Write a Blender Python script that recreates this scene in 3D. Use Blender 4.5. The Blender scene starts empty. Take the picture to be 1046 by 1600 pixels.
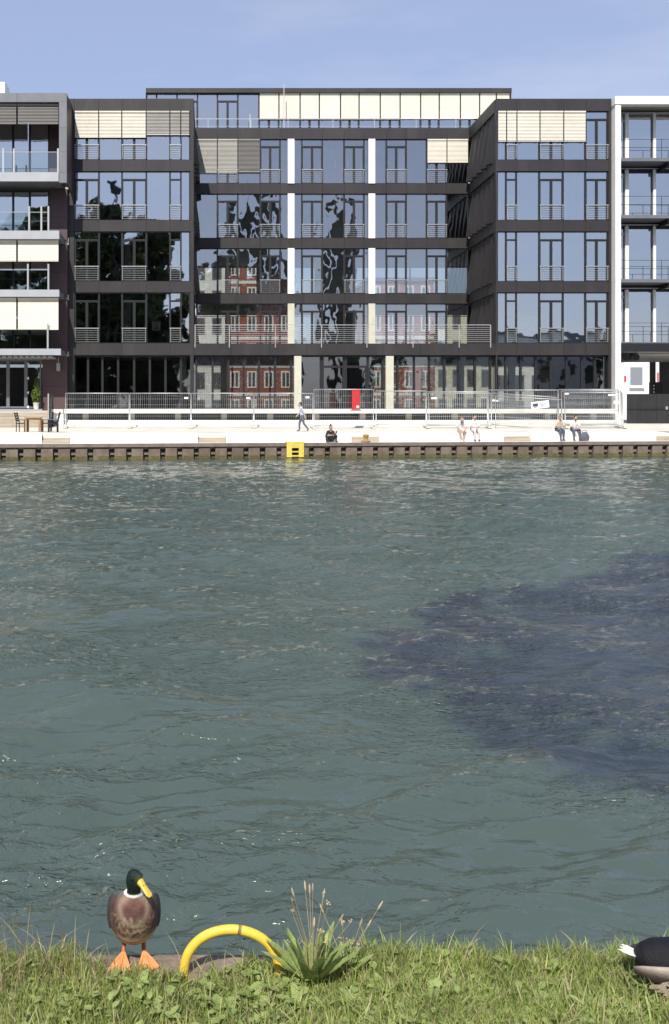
import bpy, bmesh, math, random
import numpy as np
from mathutils import Vector, Matrix

random.seed(7); RNG = np.random.default_rng(7)
SC = bpy.context.scene; COL = SC.collection
R = math.radians

# ------------------------------------------------------------------ camera
CAMZ, F, VX, VY = 2.27, 1600.0, 328.0, 645.0      # eye height above the water; focal length and vanishing point of the photograph
cam_d = bpy.data.cameras.new('camera'); cam = bpy.data.objects.new('camera', cam_d); COL.objects.link(cam)
cam.location = (0, 0, CAMZ); cam.rotation_euler = (R(90), 0, 0)
cam_d.sensor_fit = 'VERTICAL'; cam_d.sensor_height = 36; cam_d.sensor_width = 36
cam_d.lens = 36.0*F/1600.0
cam_d.shift_x = (523-VX)/1600.0; cam_d.shift_y = -(800-VY)/1600.0
cam_d.clip_start = 0.1; cam_d.clip_end = 6000
SC.camera = cam

# ------------------------------------------------------------------ sky, sun, exposure
SUN_EL, SUN_AZ = 48.0, 15.0                        # the sun stands behind the camera, a little to the left
world = bpy.data.worlds.new('World'); SC.world = world; world.use_nodes = True
wn, wl = world.node_tree.nodes, world.node_tree.links
wn.clear()
sky = wn.new('ShaderNodeTexSky'); sky.sky_type = 'NISHITA'; sky.sun_disc = False
sky.sun_elevation = R(SUN_EL); sky.sun_rotation = R(180+SUN_AZ)
sky.altitude = 50; sky.air_density = 1.0; sky.dust_density = 1.0; sky.ozone_density = 1.6
tc = wn.new('ShaderNodeTexCoord'); mp = wn.new('ShaderNodeMapping'); mp.inputs['Scale'].default_value = (1.6, 1.6, 7.0)
mp.inputs['Rotation'].default_value = (0, R(9), 0)
cn = wn.new('ShaderNodeTexNoise'); cn.inputs['Scale'].default_value = 1.7; cn.inputs['Detail'].default_value = 7; cn.inputs['Roughness'].default_value = 0.55
cr = wn.new('ShaderNodeMapRange'); cr.inputs['From Min'].default_value = 0.5; cr.inputs['From Max'].default_value = 0.82; cr.inputs['To Min'].default_value = 0.0; cr.inputs['To Max'].default_value = 0.30
mixc = wn.new('ShaderNodeMix'); mixc.data_type = 'RGBA'; mixc.inputs['B'].default_value = (5.6, 5.8, 6.4, 1)
bg = wn.new('ShaderNodeBackground'); bg.inputs['Strength'].default_value = 0.10
wo = wn.new('ShaderNodeOutputWorld')
wl.new(tc.outputs['Generated'], mp.inputs['Vector']); wl.new(mp.outputs['Vector'], cn.inputs['Vector'])
wl.new(cn.outputs['Fac'], cr.inputs['Value']); wl.new(cr.outputs['Result'], mixc.inputs['Factor'])
veil = wn.new('ShaderNodeMix'); veil.data_type = 'RGBA'; veil.inputs['Factor'].default_value = 0.62; veil.inputs['B'].default_value = (2.75, 3.15, 4.65, 1)   # thin even haze veil
wl.new(sky.outputs['Color'], veil.inputs['A']); wl.new(veil.outputs['Result'], mixc.inputs['A']); wl.new(mixc.outputs['Result'], bg.inputs['Color']); wl.new(bg.outputs['Background'], wo.inputs['Surface'])
sun_d = bpy.data.lights.new('sun', 'SUN'); sun_d.energy = 3.6; sun_d.angle = R(0.53); sun_d.color = (1.0, 0.955, 0.88)
sun = bpy.data.objects.new('sun', sun_d); COL.objects.link(sun)
sd = Vector((math.sin(R(SUN_AZ))*math.cos(R(SUN_EL)), math.cos(R(SUN_AZ))*math.cos(R(SUN_EL)), -math.sin(R(SUN_EL))))
sun.rotation_euler = sd.to_track_quat('-Z', 'Y').to_euler(); sun.location = (-30, -60, 80)
SC.view_settings.view_transform = 'Standard'; SC.view_settings.look = 'None'
SC.view_settings.exposure = 0.72; SC.view_settings.gamma = 1.0; SC.view_settings.use_curve_mapping = False
SC.render.engine = 'CYCLES'
SC.cycles.max_bounces = 8; SC.cycles.transparent_max_bounces = 16; SC.cycles.glossy_bounces = 4; SC.cycles.diffuse_bounces = 3
SC.cycles.caustics_reflective = False; SC.cycles.caustics_refractive = False
SC.cycles.use_denoising = True; SC.cycles.sample_clamp_indirect = 5.0; SC.cycles.sample_clamp_direct = 8.0

# ------------------------------------------------------------------ helpers
def PX(px, d): return (px-VX)*d/F                  # where a point of the photograph lies at distance d
def PZ(py, d): return CAMZ-(py-VY)*d/F

MATS = {}
def mat(name, col, rough=0.6, metal=0.0, var=0.12, scale=3.0, bump=0.0, bscale=30.0, stretch=(1, 1, 1), spec=0.5, attr=None, transl=0.0, coat=0.0, stain=None):
    if name in MATS: return MATS[name]
    m = bpy.data.materials.new(name); m.use_nodes = True; MATS[name] = m
    n, l = m.node_tree.nodes, m.node_tree.links
    b = n['Principled BSDF']
    b.inputs['Roughness'].default_value = rough; b.inputs['Metallic'].default_value = metal
    b.inputs['Specular IOR Level'].default_value = spec; b.inputs['Coat Weight'].default_value = coat
    geo = n.new('ShaderNodeNewGeometry'); mpn = n.new('ShaderNodeMapping'); mpn.inputs['Scale'].default_value = stretch
    l.new(geo.outputs['Position'], mpn.inputs['Vector'])
    nz = n.new('ShaderNodeTexNoise'); nz.inputs['Scale'].default_value = scale; nz.inputs['Detail'].default_value = 6; nz.inputs['Roughness'].default_value = 0.6
    l.new(mpn.outputs['Vector'], nz.inputs['Vector'])
    info = n.new('ShaderNodeObjectInfo')
    mr = n.new('ShaderNodeMapRange'); mr.inputs['From Min'].default_value = 0.3; mr.inputs['From Max'].default_value = 0.7
    mr.inputs['To Min'].default_value = 1-var; mr.inputs['To Max'].default_value = 1+var
    l.new(nz.outputs['Fac'], mr.inputs['Value'])
    mr2 = n.new('ShaderNodeMapRange'); mr2.inputs['To Min'].default_value = 1-var*0.6; mr2.inputs['To Max'].default_value = 1+var*0.6
    l.new(info.outputs['Random'], mr2.inputs['Value'])
    mul = n.new('ShaderNodeMath'); mul.operation = 'MULTIPLY'; l.new(mr.outputs[0], mul.inputs[0]); l.new(mr2.outputs[0], mul.inputs[1])
    vm = n.new('ShaderNodeVectorMath'); vm.operation = 'SCALE'
    if attr:
        at = n.new('ShaderNodeAttribute'); at.attribute_name = attr; l.new(at.outputs['Color'], vm.inputs[0])
    else:
        vm.inputs[0].default_value = col
    l.new(mul.outputs[0], vm.inputs['Scale'])
    outc = vm.outputs[0]
    if stain:                                       # (colour, noise scale, from, to, stretch)
        sn = n.new('ShaderNodeTexNoise'); sn.inputs['Scale'].default_value = stain[1]; sn.inputs['Detail'].default_value = 8; sn.inputs['Roughness'].default_value = 0.65
        sm = n.new('ShaderNodeMapping'); sm.inputs['Scale'].default_value = stain[4]; l.new(geo.outputs['Position'], sm.inputs['Vector']); l.new(sm.outputs[0], sn.inputs['Vector'])
        sr = n.new('ShaderNodeMapRange'); sr.inputs['From Min'].default_value = stain[2]; sr.inputs['From Max'].default_value = stain[3]; l.new(sn.outputs['Fac'], sr.inputs['Value'])
        sx = n.new('ShaderNodeMix'); sx.data_type = 'RGBA'; sx.inputs['B'].default_value = (*stain[0], 1)
        l.new(sr.outputs[0], sx.inputs['Factor']); l.new(outc, sx.inputs['A']); outc = sx.outputs['Result']
    l.new(outc, b.inputs['Base Color'])
    if bump:
        bn = n.new('ShaderNodeTexNoise'); bn.inputs['Scale'].default_value = bscale; bn.inputs['Detail'].default_value = 5
        l.new(mpn.outputs['Vector'], bn.inputs['Vector'])
        bp = n.new('ShaderNodeBump'); bp.inputs['Strength'].default_value = bump; bp.inputs['Distance'].default_value = 0.02
        l.new(bn.outputs['Fac'], bp.inputs['Height']); l.new(bp.outputs['Normal'], b.inputs['Normal'])
    if transl:
        tr = n.new('ShaderNodeBsdfTranslucent'); l.new(outc, tr.inputs['Color'])
        ms = n.new('ShaderNodeMixShader'); ms.inputs['Fac'].default_value = transl
        l.new(b.outputs[0], ms.inputs[1]); l.new(tr.outputs[0], ms.inputs[2]); l.new(ms.outputs[0], n['Material Output'].inputs['Surface'])
    return m

def glass_mat(name, refl, tint, wav=0.02, wscale=0.9, gcol=(0.95, 0.97, 1.0)):
    m = bpy.data.materials.new(name); m.use_nodes = True; MATS[name] = m
    n, l = m.node_tree.nodes, m.node_tree.links; n.clear()
    out = n.new('ShaderNodeOutputMaterial'); mx = n.new('ShaderNodeMixShader'); tr = n.new('ShaderNodeBsdfTransparent'); gl = n.new('ShaderNodeBsdfGlossy')
    tr.inputs['Color'].default_value = (*tint, 1); gl.inputs['Color'].default_value = (*gcol, 1); gl.inputs['Roughness'].default_value = 0.015
    fr = n.new('ShaderNodeFresnel'); fr.inputs['IOR'].default_value = 1.5
    ad = n.new('ShaderNodeMath'); ad.operation = 'ADD'; ad.inputs[1].default_value = refl; ad.use_clamp = True
    geo = n.new('ShaderNodeNewGeometry'); inf = n.new('ShaderNodeObjectInfo')
    mul = n.new('ShaderNodeMath'); mul.operation = 'MULTIPLY'; mul.inputs[1].default_value = 60; l.new(inf.outputs['Random'], mul.inputs[0])
    av = n.new('ShaderNodeVectorMath'); av.operation = 'ADD'; l.new(geo.outputs['Position'], av.inputs[0]); l.new(mul.outputs[0], av.inputs[1])
    nz = n.new('ShaderNodeTexNoise'); nz.inputs['Scale'].default_value = wscale; nz.inputs['Detail'].default_value = 1.5
    l.new(av.outputs[0], nz.inputs['Vector'])
    bp = n.new('ShaderNodeBump'); bp.inputs['Strength'].default_value = 1.0; bp.inputs['Distance'].default_value = wav
    l.new(nz.outputs['Fac'], bp.inputs['Height']); l.new(bp.outputs['Normal'], gl.inputs['Normal'])
    l.new(fr.outputs[0], ad.inputs[0]); l.new(ad.outputs[0], mx.inputs['Fac']); l.new(tr.outputs[0], mx.inputs[1]); l.new(gl.outputs[0], mx.inputs[2]); l.new(mx.outputs[0], out.inputs['Surface'])
    return m

CLAD = mat('dark_metal_cladding', (0.030, 0.0268, 0.0275), 0.5, 0.25, 0.16, 1.3, stretch=(1, 1, 0.35), stain=((0.054, 0.048, 0.048), 0.7, 0.5, 0.8, (1, 1, 0.3)))
FRAME = mat('dark_window_frame', (0.020, 0.020, 0.023), 0.45, 0.3, 0.1)
STEEL = mat('brushed_steel', (0.42, 0.42, 0.42), 0.45, 0.5, 0.08, 8)
GALV = mat('galvanised_steel', (0.50, 0.51, 0.51), 0.5, 0.55, 0.15, 6)
BLINDW = mat('cream_blind', (0.70, 0.65, 0.545), 0.6, 0, 0.05, 2)
BLINDG = mat('grey_blind', (0.42, 0.40, 0.36), 0.55, 0, 0.06, 2)
BLINDD = mat('dark_grey_blind', (0.24, 0.225, 0.21), 0.55, 0, 0.06, 2)
WHITE = mat('white_paint', (0.80, 0.79, 0.76), 0.55, 0, 0.05, 1.2)
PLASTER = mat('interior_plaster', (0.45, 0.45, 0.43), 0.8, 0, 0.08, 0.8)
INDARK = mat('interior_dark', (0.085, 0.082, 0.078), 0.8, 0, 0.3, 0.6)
PALE = mat('pale_concrete', (0.50, 0.49, 0.40), 0.8, 0, 0.08, 2)
GREYP = mat('light_grey_panel', (0.36, 0.37, 0.39), 0.5, 0.1, 0.06, 1.5)
MIDG = mat('mid_grey_metal', (0.16, 0.165, 0.18), 0.5, 0.2, 0.1, 2)
MAROON = mat('maroon_panel', (0.085, 0.050, 0.052), 0.6, 0, 0.14, 1.2, stretch=(1, 1, .4))
STONE = mat('pale_stone', (0.74, 0.71, 0.63), 0.8, 0, 0.09, 1.5, bump=0.15, bscale=14, stain=((0.45, 0.42, 0.35), 1.1, 0.58, 0.85, (1, 1, 1.5)))
BLOCK = mat('white_concrete_block', (0.80, 0.78, 0.72), 0.8, 0, 0.06, 1.5, bump=0.1, bscale=12, stain=((0.5, 0.47, 0.4), 2.3, 0.62, 0.85, (1, 1, .5)))
PAVE = mat('promenade_paving', (0.60, 0.57, 0.50), 0.85, 0, 0.12, 1.0, bump=0.15, bscale=10)
TIMBER = mat('weathered_timber', (0.40, 0.34, 0.26), 0.8, 0, 0.2, 3, stretch=(0.3, 1, 6), bump=0.2, bscale=12)
TEAK = mat('teak_wood', (0.36, 0.20, 0.09), 0.6, 0, 0.2, 6, stretch=(1, 1, .3))
RUST = mat('rusty_steel_pile', (0.165, 0.122, 0.096), 0.85, 0.1, 0.28, 2.2, bump=0.3, bscale=18, stain=((0.23, 0.20, 0.155), 1.6, 0.48, 0.72, (1, 1, 0.5)))
CAP = mat('quay_cap_beam', (0.20, 0.155, 0.135), 0.8, 0.1, 0.2, 2, bump=0.2, stain=((0.30, 0.22, 0.16), 1.9, 0.52, 0.75, (1, 1, 1)))
ALGAE = mat('algae_tide_mark', (0.105, 0.095, 0.030), 0.8, 0, 0.35, 6, bump=0.3)
BLACK = mat('black_metal', (0.012, 0.012, 0.013), 0.55, 0.1, 0.2, 3)
BLACKW = mat('black_timber', (0.014, 0.013, 0.014), 0.7, 0, 0.3, 4, stretch=(2, 2, .3))
YELLOW = mat('yellow_paint', (0.70, 0.48, 0.055), 0.5, 0, 0.10, 20, stain=((0.34, 0.24, 0.07), 26, 0.58, 0.70, (1, 1, 1)))
YELQ = mat('faded_yellow_steel', (0.72, 0.55, 0.10), 0.6, 0, 0.12, 5, stain=((0.3, 0.22, 0.08), 4, 0.62, 0.75, (1, 1, 1)))
RED = mat('red_sign', (0.48, 0.025, 0.03), 0.5, 0, 0.06)
PAPER = mat('white_sign_board', (0.82, 0.82, 0.82), 0.6, 0, 0.03)
INK = mat('dark_print', (0.06, 0.06, 0.08), 0.7, 0, 0.1)
BRICK = mat('red_brick', (0.30, 0.105, 0.065), 0.85, 0, 0.2, 3)
CONC = mat('concrete_kerb', (0.19, 0.145, 0.11), 0.85, 0, 0.25, 9, bump=0.5, bscale=60, stain=((0.13, 0.09, 0.065), 7, 0.5, 0.7, (1, 1, 1)))
SOIL = mat('grassy_soil', (0.055, 0.065, 0.022), 0.9, 0, 0.4, 9, bump=0.5, bscale=40)
GROUND = mat('distant_ground', (0.16, 0.15, 0.13), 0.9, 0, 0.2, 0.3)
BARK = mat('tree_bark', (0.075, 0.055, 0.04), 0.9, 0, 0.25, 4, stretch=(1, 1, .25))
LEAF = mat('tree_leaves', (0.05, 0.075, 0.022), 0.6, 0, 0.45, 0.8, transl=0.25)
GLASS = glass_mat('window_glass', 0.50, (0.80, 0.83, 0.81), wav=0.005)
GLASSC = glass_mat('wavy_window_glass', 0.33, (0.92, 0.94, 0.92), wav=0.016, wscale=0.8)
GLASSG = glass_mat('ground_floor_glass', 0.17, (0.66, 0.68, 0.66), wav=0.006)
BALGL = glass_mat('balustrade_glass', 0.10, (0.80, 0.87, 0.85), wav=0.004)

WOFF = {}
def link(o, parent=None):
    COL.objects.link(o)
    if parent is not None: o.parent = parent
    return o
def tag(o, label=None, cat=None, group=None, kind=None):
    if label: o['label'] = label
    if cat: o['category'] = cat
    if group: o['group'] = group
    if kind: o['kind'] = kind
    return o
def thing(name, loc, label, cat, group=None, rz=0.0, world_coords=False):
    o = bpy.data.objects.new(name, None); o.empty_display_size = 0.2; link(o); o.location = loc; o.rotation_euler = (0, 0, rz)
    WOFF[o.name] = Vector(loc) if world_coords else Vector((0, 0, 0))
    return tag(o, label, cat, group)
def woff(p): return WOFF.get(p.name, Vector((0, 0, 0))) if p is not None else Vector((0, 0, 0))

CUBES = {}
CV = [(-.5, -.5, -.5), (.5, -.5, -.5), (.5, .5, -.5), (-.5, .5, -.5), (-.5, -.5, .5), (.5, -.5, .5), (.5, .5, .5), (-.5, .5, .5)]
CF = [(0, 3, 2, 1), (4, 5, 6, 7), (0, 1, 5, 4), (1, 2, 6, 5), (2, 3, 7, 6), (3, 0, 4, 7)]
def bx(name, x0, x1, y0, y1, z0, z1, m, parent=None, rot=None):
    """one box-shaped piece as an object of its own; alike pieces share one mesh"""
    me = CUBES.get(m.name)
    if me is None:
        me = bpy.data.meshes.new('piece_'+m.name); me.from_pydata(CV, [], CF); me.materials.append(m); CUBES[m.name] = me
    o = bpy.data.objects.new(name, me); link(o, parent)
    o.location = Vector(((x0+x1)/2, (y0+y1)/2, (z0+z1)/2))-woff(parent); o.scale = (abs(x1-x0), abs(y1-y0), abs(z1-z0))
    if rot: o.rotation_euler = rot
    return o

class MB:
    """collects boxes, bars and tubes into ONE mesh object"""
    def __init__(s): s.v, s.f, s.mi = [], [], []
    def add(s, verts, faces, mi=0):
        b = len(s.v); s.v += [tuple(p) for p in verts]; s.f += [tuple(i+b for i in f) for f in faces]; s.mi += [mi]*len(faces); return s
    def box(s, x0, x1, y0, y1, z0, z1, mi=0, M=None):
        vs = [Vector(((x0+x1)/2+p[0]*(x1-x0), (y0+y1)/2+p[1]*(y1-y0), (z0+z1)/2+p[2]*(z1-z0))) for p in CV]
        if M is not None: vs = [M@p for p in vs]
        return s.add(vs, CF, mi)
    def tube(s, pts, r, n=6, mi=0, caps=True):
        pts = [Vector(p) for p in pts]; rs = r if isinstance(r, (list, tuple)) else [r]*len(pts)
        vs, fs = [], []; a = None
        for i, p in enumerate(pts):
            t = (pts[min(i+1, len(pts)-1)]-pts[max(i-1, 0)]).normalized()
            if a is None: a = t.cross(Vector((0, 0, 1)) if abs(t.z) < 0.9 else Vector((1, 0, 0))).normalized()
            a = (a-t*a.dot(t)).normalized(); b2 = t.cross(a).normalized()
            for k in range(n):
                w = 2*math.pi*k/n; vs.append(p+(a*math.cos(w)+b2*math.sin(w))*rs[i])
        for i in range(len(pts)-1):
            for k in range(n): fs.append((i*n+k, i*n+(k+1) % n, (i+1)*n+(k+1) % n, (i+1)*n+k))
        if caps: fs.append(tuple(range(n))); fs.append(tuple((len(pts)-1)*n+k for k in range(n))[::-1])
        return s.add(vs, fs, mi)
    def ball(s, c, rx, ry, rz, nu=12, nv=8, mi=0):
        vs = [Vector((c[0], c[1], c[2]+rz))]; fs = []
        for j in range(1, nv):
            th = math.pi*j/nv
            for i in range(nu):
                ph = 2*math.pi*i/nu; vs.append(Vector((c[0]+rx*math.sin(th)*math.cos(ph), c[1]+ry*math.sin(th)*math.sin(ph), c[2]+rz*math.cos(th))))
        vs.append(Vector((c[0], c[1], c[2]-rz))); L = len(vs)-1
        for i in range(nu):
            fs.append((0, 1+i, 1+(i+1) % nu)); fs.append((L, L-nu+(i+1) % nu, L-nu+i))
            for j in range(nv-2): fs.append((1+j*nu+i, 1+(j+1)*nu+i, 1+(j+1)*nu+(i+1) % nu, 1+j*nu+(i+1) % nu))
        return s.add(vs, fs, mi)
    def build(s, name, mats, parent=None, smooth=False, loc=None):
        me = bpy.data.meshes.new(name)
        o0 = Vector(loc) if loc is not None else Vector((0, 0, 0))
        me.from_pydata([tuple(Vector(p)-o0) for p in s.v], [], s.f)
        for m in (mats if isinstance(mats, (list, tuple)) else [mats]): me.materials.append(m)
        if any(s.mi): me.polygons.foreach_set('material_index', s.mi)
        if smooth: me.polygons.foreach_set('use_smooth', [True]*len(s.f))
        me.update(); o = bpy.data.objects.new(name, me); link(o, parent)
        o.location = o0-woff(parent) if loc is not None else -woff(parent)
        return o
def np_mesh(name, verts, faces_quads, m, smooth=False, colors=None, tris=None):
    me = bpy.data.meshes.new(name); nv = len(verts)
    me.vertices.add(nv); me.vertices.foreach_set('co', np.ascontiguousarray(verts, np.float32).ravel())
    q = np.asarray(faces_quads, np.int32).reshape(-1, 4); t = np.asarray(tris if tris is not None else [], np.int32).reshape(-1, 3)
    me.loops.add(q.size+t.size); me.loops.foreach_set('vertex_index', np.concatenate([q.ravel(), t.ravel()]))
    me.polygons.add(len(q)+len(t))
    me.polygons.foreach_set('loop_start', np.concatenate([np.arange(len(q))*4, q.size+np.arange(len(t))*3]).astype(np.int32))
    if smooth: me.polygons.foreach_set('use_smooth', np.ones(len(q)+len(t), bool))
    me.update(calc_edges=True); me.validate()
    if colors is not None:
        ca = me.color_attributes.new('tint', 'FLOAT_COLOR', 'POINT'); ca.data.foreach_set('color', np.c_[colors, np.ones(nv)].astype(np.float32).ravel())
    me.materials.append(m); return me
def pane(x0, x1, y, z0, z1, m, parent, tilt=0.0022):
    me = bpy.data.meshes.new('pane'); cx, cz = (x0+x1)/2, (z0+z1)/2; w, h = (x1-x0)/2, (z1-z0)/2
    me.from_pydata([(-w, 0, -h), (w, 0, -h), (w, 0, h), (-w, 0, h)], [], [(0, 1, 2, 3)]); me.materials.append(m)
    o = bpy.data.objects.new('pane', me); link(o, parent); o.location = Vector((cx, y, cz))-woff(parent)
    o.rotation_euler = (random.gauss(0, tilt), 0, random.gauss(0, tilt)); return o

# ------------------------------------------------------------------ setting: water, quay, promenade, banks
QA = Vector((-10.05, 49.0)); QU = Vector((34.25, 5.0)).normalized(); QN = Vector((-QU.y, QU.x)); QROT = math.atan2(QU.y, QU.x)
def q_t(px, b=0.0):                                 # how far along the quay a point of the photograph stands, b metres behind the edge
    k = (px-VX)/F; o = QA+QN*b
    return (k*o.y-o.x)/(QU.x-k*QU.y)
def q_w(t, b=0.0): return QA+QU*t+QN*b

def wave_tile(n, size, lam, spread, slope, seed):
    r = np.random.default_rng(seed); k1 = np.fft.fftfreq(n, size/n)*2*np.pi; kx, ky = np.meshgrid(k1, k1, indexing='xy'); k = np.hypot(kx, ky); k[0, 0] = 1
    kp = 2*np.pi/lam
    amp = np.where(k > kp*.3, np.exp(-0.6*(kp/k)**2)/k**2.6, 0)*np.exp(-(k/(np.pi*n/size*.55))**2)
    th = np.arctan2(ky, kx)
    ang = 0.10+np.abs(np.cos(th-spread))**4
    H = amp*ang*(r.normal(size=k.shape)+1j*r.normal(size=k.shape)); H[0, 0] = 0
    h = np.fft.ifft2(H).real; s = np.sqrt((np.diff(h, axis=0)**2).mean()+(np.diff(h, axis=1)**2).mean())/(size/n)
    return h*slope/s
def sample(tile, size, x, y):
    n = tile.shape[0]; u = x/size*n; v = y/size*n; i = np.floor(u).astype(int); j = np.floor(v).astype(int); a, b = u-i, v-j
    i0, i1, j0, j1 = i % n, (i+1) % n, j % n, (j+1) % n
    return tile[j0, i0]*(1-a)*(1-b)+tile[j0, i1]*a*(1-b)+tile[j1, i0]*(1-a)*b+tile[j1, i1]*a*b
nr, nc = 820, 640
dist = 3.36*np.exp(np.linspace(0, math.log(60/3.36), nr))
u = np.linspace(-1, 1, nc); u = np.sign(u)*np.abs(u)**1.25
YY = np.repeat(dist[:, None], nc, 1); XX = (3.0+0.95*dist)[:, None]*u[None, :]+(0.12*dist)[:, None]
t1 = wave_tile(512, 7.3, 0.30, 1.72, 0.17, 3); t3 = wave_tile(512, 13.7, 0.85, 1.9, 0.11, 4); t2 = wave_tile(512, 31.0, 2.4, 1.3, 0.065, 5)
c, s_ = math.cos(.35), math.sin(.35)
gust = sample(wave_tile(128, 90, 18, 1.0, 1.0, 8), 90, XX, YY); gust = 1+0.35*np.clip(gust/gust.std(), -1.6, 1.6)
far = np.clip((YY-8)/40, 0, 1)
ZZ = (sample(t1, 7.3, XX, YY)+sample(t3, 13.7, XX*.96+YY*.28, YY*.96-XX*.28))*gust*(1-0.25*far)+sample(t2, 31.0, XX*c-YY*s_, XX*s_+YY*c)
idx = np.arange(nr*nc).reshape(nr, nc)
Q = np.stack([idx[:-1, :-1], idx[:-1, 1:], idx[1:, 1:], idx[1:, :-1]], -1).reshape(-1, 4)
WAT = bpy.data.materials.new('canal_water'); WAT.use_nodes = True
n, l = WAT.node_tree.nodes, WAT.node_tree.links; b = n['Principled BSDF']
b.inputs['Base Color'].default_value = (0.042, 0.072, 0.060, 1); b.inputs['Roughness'].default_value = 0.06; b.inputs['IOR'].default_value = 2.2; b.inputs['Specular IOR Level'].default_value = 0.5
geo = n.new('ShaderNodeNewGeometry')
mpn = n.new('ShaderNodeMapping'); mpn.inputs['Scale'].default_value = (0.75, 1.1, 1); mpn.inputs['Rotation'].default_value = (0, 0, 0.2); l.new(geo.outputs['Position'], mpn.inputs['Vector'])
nz = n.new('ShaderNodeTexNoise'); nz.inputs['Scale'].default_value = 7.5; nz.inputs['Detail'].default_value = 5; nz.inputs['Roughness'].default_value = 0.55; nz.inputs['Distortion'].default_value = 0.6
l.new(mpn.outputs[0], nz.inputs['Vector'])
bp = n.new('ShaderNodeBump'); bp.inputs['Strength'].default_value = 0.55; bp.inputs['Distance'].default_value = 0.03; l.new(nz.outputs['Fac'], bp.inputs['Height'])
nm = n.new('ShaderNodeTexNoise'); nm.inputs['Scale'].default_value = 0.55; nm.inputs['Detail'].default_value = 4; nm.inputs['Roughness'].default_value = 0.6
mm = n.new('ShaderNodeMapping'); mm.inputs['Scale'].default_value = (0.7, 1.3, 1); l.new(geo.outputs['Position'], mm.inputs['Vector']); l.new(mm.outputs[0], nm.inputs['Vector'])
mk = n.new('ShaderNodeMapRange'); mk.inputs['From Min'].default_value = 0.42; mk.inputs['From Max'].default_value = 0.66; mk.inputs['To Min'].default_value = 0.10; l.new(nm.outputs['Fac'], mk.inputs['Value'])
nf = n.new('ShaderNodeTexNoise'); nf.inputs['Scale'].default_value = 13; nf.inputs['Detail'].default_value = 2; nf.inputs['Distortion'].default_value = 1.2; l.new(mpn.outputs[0], nf.inputs['Vector'])
b2 = n.new('ShaderNodeBump'); b2.inputs['Distance'].default_value = 0.075; l.new(nf.outputs['Fac'], b2.inputs['Height']); l.new(mk.outputs[0], b2.inputs['Strength']); l.new(bp.outputs[0], b2.inputs['Normal']); l.new(b2.outputs[0], b.inputs['Normal'])
nb = n.new('ShaderNodeTexNoise'); nb.inputs['Scale'].default_value = 0.25; nb.inputs['Detail'].default_value = 3; l.new(geo.outputs['Position'], nb.inputs['Vector'])
cx = n.new('ShaderNodeMix'); cx.data_type = 'RGBA'; cx.inputs['A'].default_value = (0.036, 0.057, 0.037, 1); cx.inputs['B'].default_value = (0.048, 0.070, 0.042, 1)
l.new(nb.outputs['Fac'], cx.inputs['Factor']); l.new(cx.outputs['Result'], b.inputs['Base Color'])
water = link(bpy.data.objects.new('canal_water', np_mesh('canal_water', np.stack([XX, YY, ZZ], -1).reshape(-1, 3), Q, WAT, True)))
tag(water, 'rippled green blue canal water between the grassy bank and the quay', 'water', kind='structure')

def prom_z(y): return float(np.interp(y, [40, 55.5, 58.5, 60.6, 95], [1.27, 1.27, 1.45, 1.63, 1.66]))
xs = np.linspace(-60, 90, 26); ysr = [None, 55.5, 57, 58.5, 60.6, 95]; vs = []
for yv in ysr:
    for x in xs:
        if yv is None:
            t = (x-QA.x+QN.x*-1.0)/QU.x; p = q_w(t, 1.0); vs.append((x, min(p.y, 55.2), 1.27))
        else: vs.append((x, yv, prom_z(yv)))
nx = len(xs); fs = [(j*nx+i, j*nx+i+1, (j+1)*nx+i+1, (j+1)*nx+i) for j in range(len(ysr)-1) for i in range(nx-1)]
tag(MB().add(vs, fs).build('promenade', PAVE), 'pale paved promenade along the far quay', 'promenade', kind='structure')
tag(MB().add([(-900, 60, .7), (900, 60, .7), (900, 3000, .7), (-900, 3000, .7)], [(0, 1, 2, 3)]).build('ground', GROUND), 'ground stretching away behind the buildings', 'ground', kind='structure')

# the quay wall
qw = thing('quay_wall', (QA.x, QA.y, 0), 'rusty sheet pile quay wall with brown cap beam along the far bank', 'quay wall', rz=QROT)
pm = MB(); pw, rw, dp = 0.50, 0.33, 0.26
tm = pw+rw
def pile_mesh():
    b1 = MB(); b1.box(0, pw, 0.0, 0.03, -1.0, 0.60); b1.box(pw, pw+0.03, 0.0, dp, -1.0, 0.597); b1.box(-0.03, 0, 0.0, dp, -1.0, 0.597)
    b1.box(pw+0.03, pw+rw-0.03, dp, dp+0.03, -1.0, 0.595)
    b1.box(-0.001, pw+0.001, -0.006, 0.0, -0.3, 0.17, 1); b1.box(pw+0.03, pw+rw-0.03, dp-0.006, dp, -0.3, 0.22, 1)
    b1.box(pw+0.08, pw+rw-0.03, dp-0.10, dp-0.01, 0.22, 0.36, 2)
    return b1.build('sheet_pile', [RUST, ALGAE, CAP], qw)
first = pile_mesh(); t0 = q_t(27)-pw
kk = 0
for i in range(-14, 62):
    o = first if kk == 0 else first.copy()
    if kk: link(o, qw)
    t = t0+i*tm
    if i >= 5: t += tm*0.25
    o.location = (t+random.uniform(-.012, .012), random.uniform(-.02, .02), random.uniform(-.01, 0)); kk += 1
bx('filler_plate', t0+5*tm-0.02, t0+5.27*tm, 0.01, 0.035, -1, 0.596, RUST, qw)
for i in range(-8, 22): bx('cap_beam', i*2.6+0.006, (i+1)*2.6-0.006, -0.07, 0.16, 0.602, 0.775, CAP, qw)
for i in range(-8, 22): bx('ledge_slab', i*2.6+0.008, (i+1)*2.6-0.008, 0.165, 0.60, 0.5, 0.78+random.uniform(-.004, .004), BLOCK, qw)
bx('retaining_wall', -20.8, 57, 1.0, 1.3, 0.3, 1.262, STONE, qw)

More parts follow.
